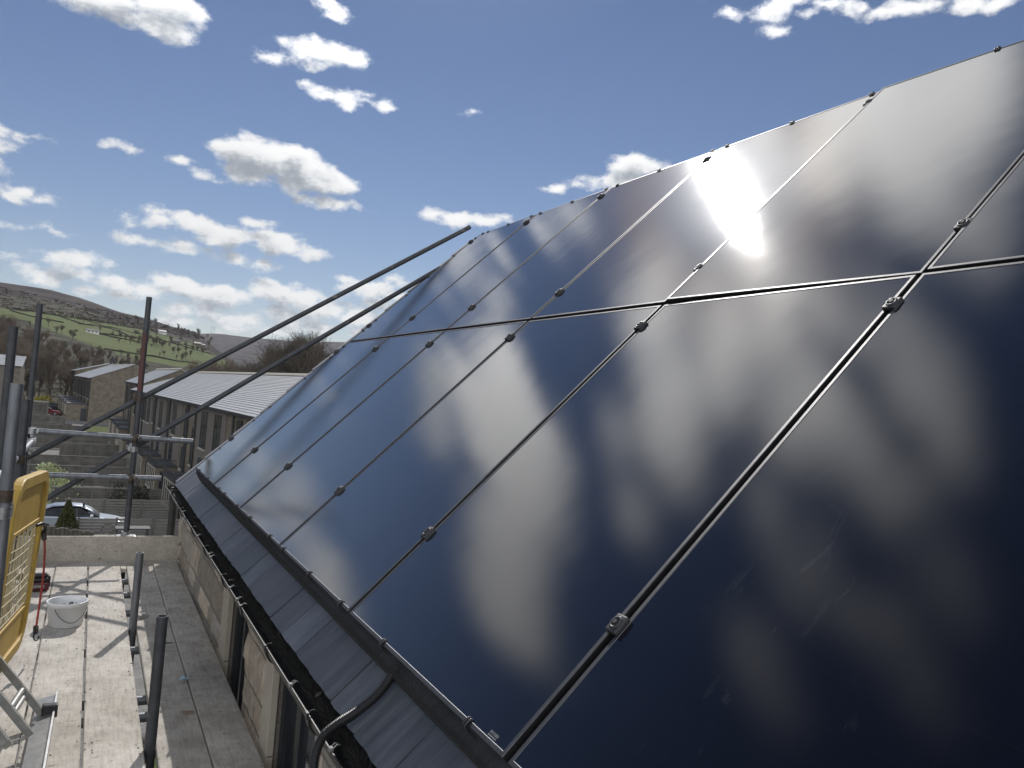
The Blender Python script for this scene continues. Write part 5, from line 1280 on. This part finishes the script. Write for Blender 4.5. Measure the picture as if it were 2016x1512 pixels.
# ================================================================== SKY
def reflect(d): return d - NRM*(2*d.dot(NRM))
balls = []
def on_panel(px, py, m):                             # hidden behind the roof?
    top = [(925,480),(951,461),(1055,424),(1205,370),(1416,293),(1738,176),(2016,82),(2400,-50)]
    if px < 925: return py-m > 480+(925-px)*.81
    for (x0,y0),(x1,y1) in zip(top, top[1:]):
        if px <= x1: return py-m > y0+(y1-y0)*(px-x0)/(x1-x0)
    return True
ZS = 2.6                                             # clouds are built from balls in a vertically stretched sky
def st_(d): return Vector((d.x, d.y, d.z*ZS))
def blob(x, y, w, h, rot=0, mirror=False):
    a = R(rot); f = (lambda d: st_(reflect(d))) if mirror else st_
    c = f(ray(x, y)); e1 = f(ray(x+w*math.cos(a), y+w*math.sin(a)))-c; e2 = f(ray(x-h*math.sin(a), y+h*math.cos(a)))-c
    if e2.length > e1.length: e1, e2 = e2, e1
    k = e1.length/max(e2.length, 1e-4); n = max(1, min(4, int(round(k))))
    rad = e2.length if n > 1 else math.sqrt(e1.length*e2.length)
    for i in range(n):
        q = 0 if n == 1 else (i/(n-1)*2-1)*(1-.8/k)
        b_ = c+e1*q; r_ = rad*(1-.25*abs(q))
        if mirror:                                   # what stands inside the frame is already there as itself
            d = Vector((b_.x, b_.y, b_.z/ZS)); w_ = ROW[2].dot(d)
            if w_ > 0:
                px, py = IW/2+F*ROW[0].dot(d)/w_, IH/2+F*ROW[1].dot(d)/w_; mg = r_*F*.55
                if px > -mg and py > -mg*.6 and not on_panel(px, py, mg*.4): continue
        balls.append((b_, r_))
for b in [(270,5,130,36,8),(322,50,42,30,50),(150,4,45,11,8),(385,20,24,9,40),
          (560,108,45,13,0),(610,95,50,21,0),(680,110,44,20,20),(630,124,40,11,0),
          (632,178,34,8,35),(685,203,30,11,10),(725,195,12,11,0),(760,209,14,6,40),
          (490,300,66,30,0),(560,320,86,36,20),(640,355,66,24,20),(540,352,86,22,12),(370,325,50,11,25),(475,271,14,6,0),(640,400,50,12,5),(690,412,24,5,5),
          (254,433,10,11,0),(315,425,28,17,0),(370,440,60,18,18),(440,468,58,23,15),(510,453,30,23,0),(560,482,58,19,25),(605,498,28,10,15),(310,478,75,12,8),(385,493,36,7,5),(490,518,50,11,10),
          (110,505,42,14,0),(152,515,56,21,15),(205,545,54,15,22),(75,540,46,15,15),
          (3,275,15,26,0),(-2,330,12,16,0),(58,275,10,12,45),(40,378,27,9,-10),(90,397,15,5,20),(20,438,38,6,10),(75,446,34,4,4),(115,456,19,7,5),(10,503,15,5,5),
          (225,287,16,3.5,3),(255,291,14,3.5,5),
          (215,577,54,10,8),(300,572,40,13,0),(370,563,50,19,0),(430,580,60,21,0),(540,573,46,24,0),(590,590,44,19,25),(640,610,58,17,10),(700,625,60,17,8),(480,608,110,17,4),(380,615,58,13,5),(450,640,120,14,4),(560,640,100,14,6),(660,650,80,14,4),(345,636,34,10,0),(740,600,28,11,10),(480,663,150,6,4),
          (680,560,24,16,0),(728,570,44,17,15),(785,555,22,11,20),(775,585,40,12,0),
          (858,420,28,13,10),(900,432,44,15,15),(955,435,30,11,0),(1003,432,9,7,0),
          (1250,325,48,23,0),(1290,332,28,13,0),(1190,357,48,13,-5),(1115,368,38,8,-5),(1232,358,48,16,0),
          (1485,30,58,10,0),(1560,45,44,12,-30),(1590,8,70,16,4),(1680,8,38,10,0),(1742,28,32,20,0),(1800,12,58,18,0),(1905,6,90,14,0),
          (-92,305,80,66,0),(-60,270,40,40,0),(655,14,22,14,0),(662,34,12,7,0),(925,222,7,4,0)]: blob(*b)
NB_DIRECT = len(balls)
# clouds standing higher in the sky, seen only as reflections in the glass
for b in [(560,965,125,90,62),(640,1190,70,60,40),(930,740,190,80,52),(1010,860,190,78,62),(1000,1090,200,66,72),(1050,1240,70,36,70),
          (1420,700,250,110,35),(1330,800,120,80,60),(1660,640,180,60,30),(1600,560,120,40,20),(1560,740,190,80,60),
          (1700,240,260,110,-40),(1880,260,220,160,-40),(1850,420,150,60,40),(1560,200,120,60,-20),(1500,330,140,50,20),(1660,400,70,50,40),
          (1800,760,180,60,60),(1690,900,170,50,60),(1230,930,120,26,75),(1640,1160,120,30,60),(1530,1080,130,40,62),(1820,1060,150,46,62),(1500,1330,90,32,60),(1780,1300,110,36,62),
          (960,560,60,26,55),(870,560,70,30,50),(1100,430,60,20,-20)]: blob(*b, mirror=True)

W = bpy.data.worlds.new('World'); scene.world = W; W.use_nodes = True
t = W.node_tree; t.nodes.clear()
out = t.nodes.new('ShaderNodeOutputWorld')
tc = tc0 = N(t, 'ShaderNodeTexCoord')
sky = N(t, 'ShaderNodeTexSky', sky_type='NISHITA', sun_disc=False, sun_elevation=SUN_EL, sun_rotation=SUN_AZ, altitude=150.0, air_density=1.0, dust_density=SKY_DUST, ozone_density=1.2)
hs = N(t, 'ShaderNodeHueSaturation', inp={'Saturation': SKY_SAT, 'Value': 1.0}); L(t, sky, 'Color', hs, 'Color')
tin = N(t, 'ShaderNodeVectorMath', operation='MULTIPLY', inp={1: SKY_TINT}); L(t, hs, 'Color', tin, 0); hs = tin
sks = N(t, 'ShaderNodeVectorMath', operation='SCALE', inp={'Scale': SKY_STR}); L(t, hs, 'Vector', sks, 0)
# aureole of thin high cloud round the sun with its faint orange rim
dt_ = N(t, 'ShaderNodeVectorMath', operation='DOT_PRODUCT', inp={1: tuple(SUN)}); L(t, tc, 'Generated', dt_, 0)
ac = N(t, 'ShaderNodeMath', operation='ARCCOSINE'); L(t, dt_, 'Value', ac, 0)
ar = ramp(t, [(0.0, (1,1,1)), (0.04, (.75,.74,.72)), (0.075, (.36,.34,.32)), (0.11, (.24,.18,.11)), (0.145, (.10,.075,.05)), (0.20, (.02,.018,.015)), (0.30, (0,0,0))]); L(t, ac, 'Value', ar, 'Fac')
as_ = N(t, 'ShaderNodeVectorMath', operation='SCALE', inp={'Scale': AUREOLE}); L(t, ar, 'Color', as_, 0)
# clouds glow brighter the closer they stand to the sun (forward scattering)
fwd = N(t, 'ShaderNodeMapRange', interpolation_type='SMOOTHSTEP', inp={'From Min': .86, 'From Max': 1.0, 'To Min': CL_LO, 'To Max': CL_HI}); L(t, dt_, 'Value', fwd, 'Value')
# out-of-view clouds opposite the sun: extra brightness added to lift the shade
bw_ = N(t, 'ShaderNodeMapRange', interpolation_type='SMOOTHSTEP', inp={'From Min': .25, 'From Max': -.45, 'To Min': 0.0, 'To Max': CL_FILL}); L(t, dt_, 'Value', bw_, 'Value')
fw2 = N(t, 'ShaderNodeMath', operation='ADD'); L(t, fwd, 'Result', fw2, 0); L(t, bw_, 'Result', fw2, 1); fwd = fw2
hz_ = N(t, 'ShaderNodeSeparateXYZ'); L(t, tc, 'Generated', hz_, 'Vector')
he = N(t, 'ShaderNodeMapRange', interpolation_type='SMOOTHSTEP', inp={'From Min': math.sin(R(21)), 'From Max': math.sin(R(29)), 'To Min': 1.0, 'To Max': CL_HIGH}); L(t, hz_, 'Z', he, 'Value')
fw3 = N(t, 'ShaderNodeMath', operation='MULTIPLY'); L(t, fwd, 'Value', fw3, 0); L(t, he, 'Result', fw3, 1); fwd = fw3

def cloud_bg(bl, bl2, soft=False, gen=.2):
    """sky plus the clouds of one sector of the sky, as a background shader"""
    g = bpy.data.node_groups.new('cloud_sector', 'ShaderNodeTree')
    for nm, ty in (('Dir','NodeSocketVector'),('Sky','NodeSocketVector'),('Glow','NodeSocketVector'),('Fwd','NodeSocketFloat')): g.interface.new_socket(nm, in_out='INPUT', socket_type=ty)
    g.interface.new_socket('BG', in_out='OUTPUT', socket_type='NodeSocketShader')
    tc = g.nodes.new('NodeGroupInput'); go = g.nodes.new('NodeGroupOutput')
    # domain warp gives the ragged cumulus outline
    nw = N(g, 'ShaderNodeTexNoise', inp={'Scale': 22.0, 'Detail': 2.0}); L(g, tc, 'Dir', nw, 'Vector')
    sb = N(g, 'ShaderNodeVectorMath', operation='SUBTRACT', inp={1: (.5,.5,.5)}); L(g, nw, 'Color', sb, 0)
    sc = N(g, 'ShaderNodeVectorMath', operation='MULTIPLY_ADD', inp={1: (.012,.012,.008) if soft else (.030,.030,.018)}); L(g, sb, 'Vector', sc, 0); L(g, tc, 'Dir', sc, 2)
    zs = N(g, 'ShaderNodeVectorMath', operation='MULTIPLY', inp={1: (1,1,ZS)}); L(g, sc, 'Vector', zs, 0)
    def field(vec, bl, k):
        if not bl: last = N(g, 'ShaderNodeValue'); last.outputs[0].default_value = gen; return last
        row = []
        for c, rad in reversed(bl):
            m_ = N(g, 'ShaderNodeMath', operation='SMOOTH_MIN', inp={2: k}); s_ = N(g, 'ShaderNodeMath', operation='SUBTRACT', inp={1: rad}); d = N(g, 'ShaderNodeVectorMath', operation='DISTANCE', inp={1: tuple(c)})
            row.append((d, s_, m_))
        last = None
        for d, s_, m_ in reversed(row):
            L(g, vec, 'Vector', d, 0); L(g, d, 'Value', s_, 0); L(g, s_, 'Value', m_, 1)
            if last is None: m_.inputs[0].default_value = 9.0
            else: L(g, last, 'Value', m_, 0)
            last = m_
        return last
    fd = field(zs, bl, .012)
    mp = N(g, 'ShaderNodeMapping', inp={'Scale': (1,1,1.5)}); L(g, tc, 'Dir', mp, 'Vector')
    nz = N(g, 'ShaderNodeTexNoise', inp={'Scale': 14.0 if soft else 38.0, 'Detail': 3.0 if soft else 8.0, 'Roughness': 0.5 if soft else 0.57, 'Lacunarity': 2.1}); L(g, mp, 'Vector', nz, 'Vector')
    ma = N(g, 'ShaderNodeMath', operation='MULTIPLY_ADD', inp={1: 1.6, 2: -.8} if soft else {1: 2.6, 2: -1.3}); L(g, nz, 'Fac', ma, 0)
    s1 = N(g, 'ShaderNodeMath', operation='MULTIPLY', inp={1: -17.0 if soft else -42.0}); L(g, fd, 'Value', s1, 0)
    s1c = N(g, 'ShaderNodeMath', operation='MINIMUM', inp={1: 1.3}); L(g, s1, 'Value', s1c, 0)
    ad = N(g, 'ShaderNodeMath', operation='ADD'); L(g, s1c, 'Value', ad, 0); L(g, ma, 'Value', ad, 1)
    den = N(g, 'ShaderNodeMapRange', interpolation_type='SMOOTHSTEP', inp={'From Min': -.75 if soft else -.42, 'From Max': 1.0 if soft else .52}); L(g, ad, 'Value', den, 'Value')
    # shade: how much cloud lies between this point and the light (above and sunwards)
    of = N(g, 'ShaderNodeVectorMath', operation='ADD', inp={1: tuple(st_(SUN*0.006+Vector((0,0,.013))))}); L(g, zs, 'Vector', of, 0)
    f2 = field(of, bl2, .03)
    of2 = N(g, 'ShaderNodeVectorMath', operation='ADD', inp={1: tuple(SUN*0.004+Vector((0,0,.008)))}); L(g, mp, 'Vector', of2, 0)
    nz2 = N(g, 'ShaderNodeTexNoise', inp={'Scale': 38.0, 'Detail': 6.0, 'Roughness': 0.60, 'Lacunarity': 2.1}); L(g, of2, 'Vector', nz2, 'Vector')
    ma2 = N(g, 'ShaderNodeMath', operation='MULTIPLY_ADD', inp={1: 3.0, 2: -1.5}); L(g, nz2, 'Fac', ma2, 0)
    s2 = N(g, 'ShaderNodeMath', operation='MULTIPLY', inp={1: -33.0}); L(g, f2, 'Value', s2, 0)
    s2c = N(g, 'ShaderNodeClamp', inp={'Min': -1.2, 'Max': 1.3}); L(g, s2, 'Value', s2c, 'Value')
    ad2 = N(g, 'ShaderNodeMath', operation='ADD'); L(g, s2c, 'Result', ad2, 0); L(g, ma2, 'Value', ad2, 1)
    shd = N(g, 'ShaderNodeMapRange', interpolation_type='SMOOTHSTEP', inp={'From Min': -.65, 'From Max': 1.35}); L(g, ad2, 'Value', shd, 'Value')
    ccol = ramp(g, [(0.0, (1.0,1.0,1.0)), (0.30, (.86,.875,.89)), (0.62, (.60,.63,.67)), (1.0, (.36,.39,.44))]); L(g, shd, 'Result', ccol, 'Fac')
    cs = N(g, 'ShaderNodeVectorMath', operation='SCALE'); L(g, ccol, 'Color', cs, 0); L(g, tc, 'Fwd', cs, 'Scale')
    mx = N(g, 'ShaderNodeMixRGB'); L(g, den, 'Result', mx, 'Fac'); L(g, tc, 'Sky', mx, 'Color1'); L(g, cs, 'Vector', mx, 'Color2')
    av = N(g, 'ShaderNodeVectorMath', operation='ADD'); L(g, mx, 'Color', av, 0); L(g, tc, 'Glow', av, 1)
    bg = N(g, 'ShaderNodeBackground'); L(g, av, 'Vector', bg, 'Color'); L(g, bg, 'Background', go, 'BG')
    n = t.nodes.new('ShaderNodeGroup'); n.node_tree = g
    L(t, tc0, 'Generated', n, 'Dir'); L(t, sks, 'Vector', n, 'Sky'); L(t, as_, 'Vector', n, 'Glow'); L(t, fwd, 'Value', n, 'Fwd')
    return n
# the sky is cut into sectors so that each ray only looks at the clouds near it
sx_ = N(t, 'ShaderNodeSeparateXYZ'); L(t, tc, 'Generated', sx_, 'Vector')
zn = N(t, 'ShaderNodeMath', operation='MULTIPLY', inp={1: 1.0}); L(t, sx_, 'Z', zn, 0)
azn = N(t, 'ShaderNodeMath', operation='ARCTAN2'); L(t, sx_, 'X', azn, 0); L(t, sx_, 'Y', azn, 1)
def info(i):
    c, rad = balls[i]; d = Vector((c.x, c.y, c.z/ZS)).normalized(); el = math.asin(d.z); m = rad+.05
    return math.atan2(d.x, d.y), el, m/math.cos(el), m/ZS/max(.3, math.cos(el))
INF = [info(i) for i in range(len(balls))]
def sector(e0, e1, a0, a1):
    ids = [i for i, (a, e, da, de) in enumerate(INF) if a+da > a0 and a-da < a1 and e+de > e0 and e-de < e1]
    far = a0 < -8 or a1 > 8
    return cloud_bg([balls[i] for i in ids], [balls[i] for i in ids if i < NB_DIRECT], e0 > R(30), FILL_CLOUD if far else .2)  # unseen sectors get added cloud cover that fills the shade
def gt(node, v):
    n = N(t, 'ShaderNodeMath', operation='GREATER_THAN', inp={1: v}); L(t, node, 0, n, 0); return n
def choose(f, lo, hi):
    m = N(t, 'ShaderNodeMixShader'); L(t, f, 'Value', m, 'Fac'); t.links.new(lo.outputs[0], m.inputs[1]); t.links.new(hi.outputs[0], m.inputs[2]); return m
def tree_of(leaves, cuts, node):                     # balanced choice between neighbouring sectors
    if len(leaves) == 1: return leaves[0]() if callable(leaves[0]) else leaves[0]
    m = len(leaves)//2
    f = gt(node, cuts[m-1])
    return choose(f, tree_of(leaves[:m], cuts[:m-1], node), tree_of(leaves[m:], cuts[m:], node))
bands = [-.02, R(6), R(10), R(15), R(22), R(31), R(44), R(90)]
rows = []
for i in range(len(bands)-1):
    e0, e1 = bands[i], bands[i+1]
    az = sorted(a for a, e, da, de in INF if e+de > e0 and e-de < e1)
    cuts = [R(-75)] + [az[int(len(az)*q)] for q in (.2, .4, .6, .8)] + [R(115)]
    rows.append((lambda e0=e0, e1=e1, cuts=cuts: tree_of([(lambda a=a, b=b: sector(e0, e1, a, b)) for a, b in zip([-9]+cuts, cuts+[9])], cuts, azn)))
low = N(t, 'ShaderNodeBackground'); L(t, sks, 'Vector', low, 'Color')
n = tree_of([low]+rows, [math.sin(b_) for b_ in bands[:-1]], zn)
t.links.new(n.outputs[0], out.inputs['Surface'])
W.cycles.sampling_method = 'MANUAL'; W.cycles.sample_map_resolution = 1024

sl = bpy.data.lights.new('sun', 'SUN'); sl.energy = SUN_STR; sl.angle = R(0.53); sl.color = (1.0,0.965,0.92)
so = bpy.data.objects.new('sun', sl); col.objects.link(so); so.rotation_euler = (-SUN).to_track_quat('-Z','Y').to_euler(); so.location = (0,0,30)

scene.view_settings.view_transform = 'Standard'; scene.view_settings.look = 'None'; scene.view_settings.exposure = EXPO; scene.view_settings.gamma = 1.0
scene.render.engine = 'CYCLES'
scene.cycles.max_bounces = 6; scene.cycles.diffuse_bounces = 3; scene.cycles.glossy_bounces = 4; scene.cycles.use_denoising = True
scene.cycles.sample_clamp_indirect = 6.0

if HAZE:
    m = bpy.data.materials.new('haze'); m.use_nodes = True; t = m.node_tree; t.nodes.remove(t.nodes['Principled BSDF'])
    v = N(t, 'ShaderNodeVolumePrincipled', inp={'Color': (.80,.88,1.0,1), 'Density': HAZE, 'Anisotropy': .35}); L(t, v, 'Volume', t.nodes['Material Output'], 'Volume')
    o = MB().box((-5200,-900,-60),(5200,5200,330)).build('haze', m); tag(o, kind='stuff')
    scene.cycles.volume_bounces = 0
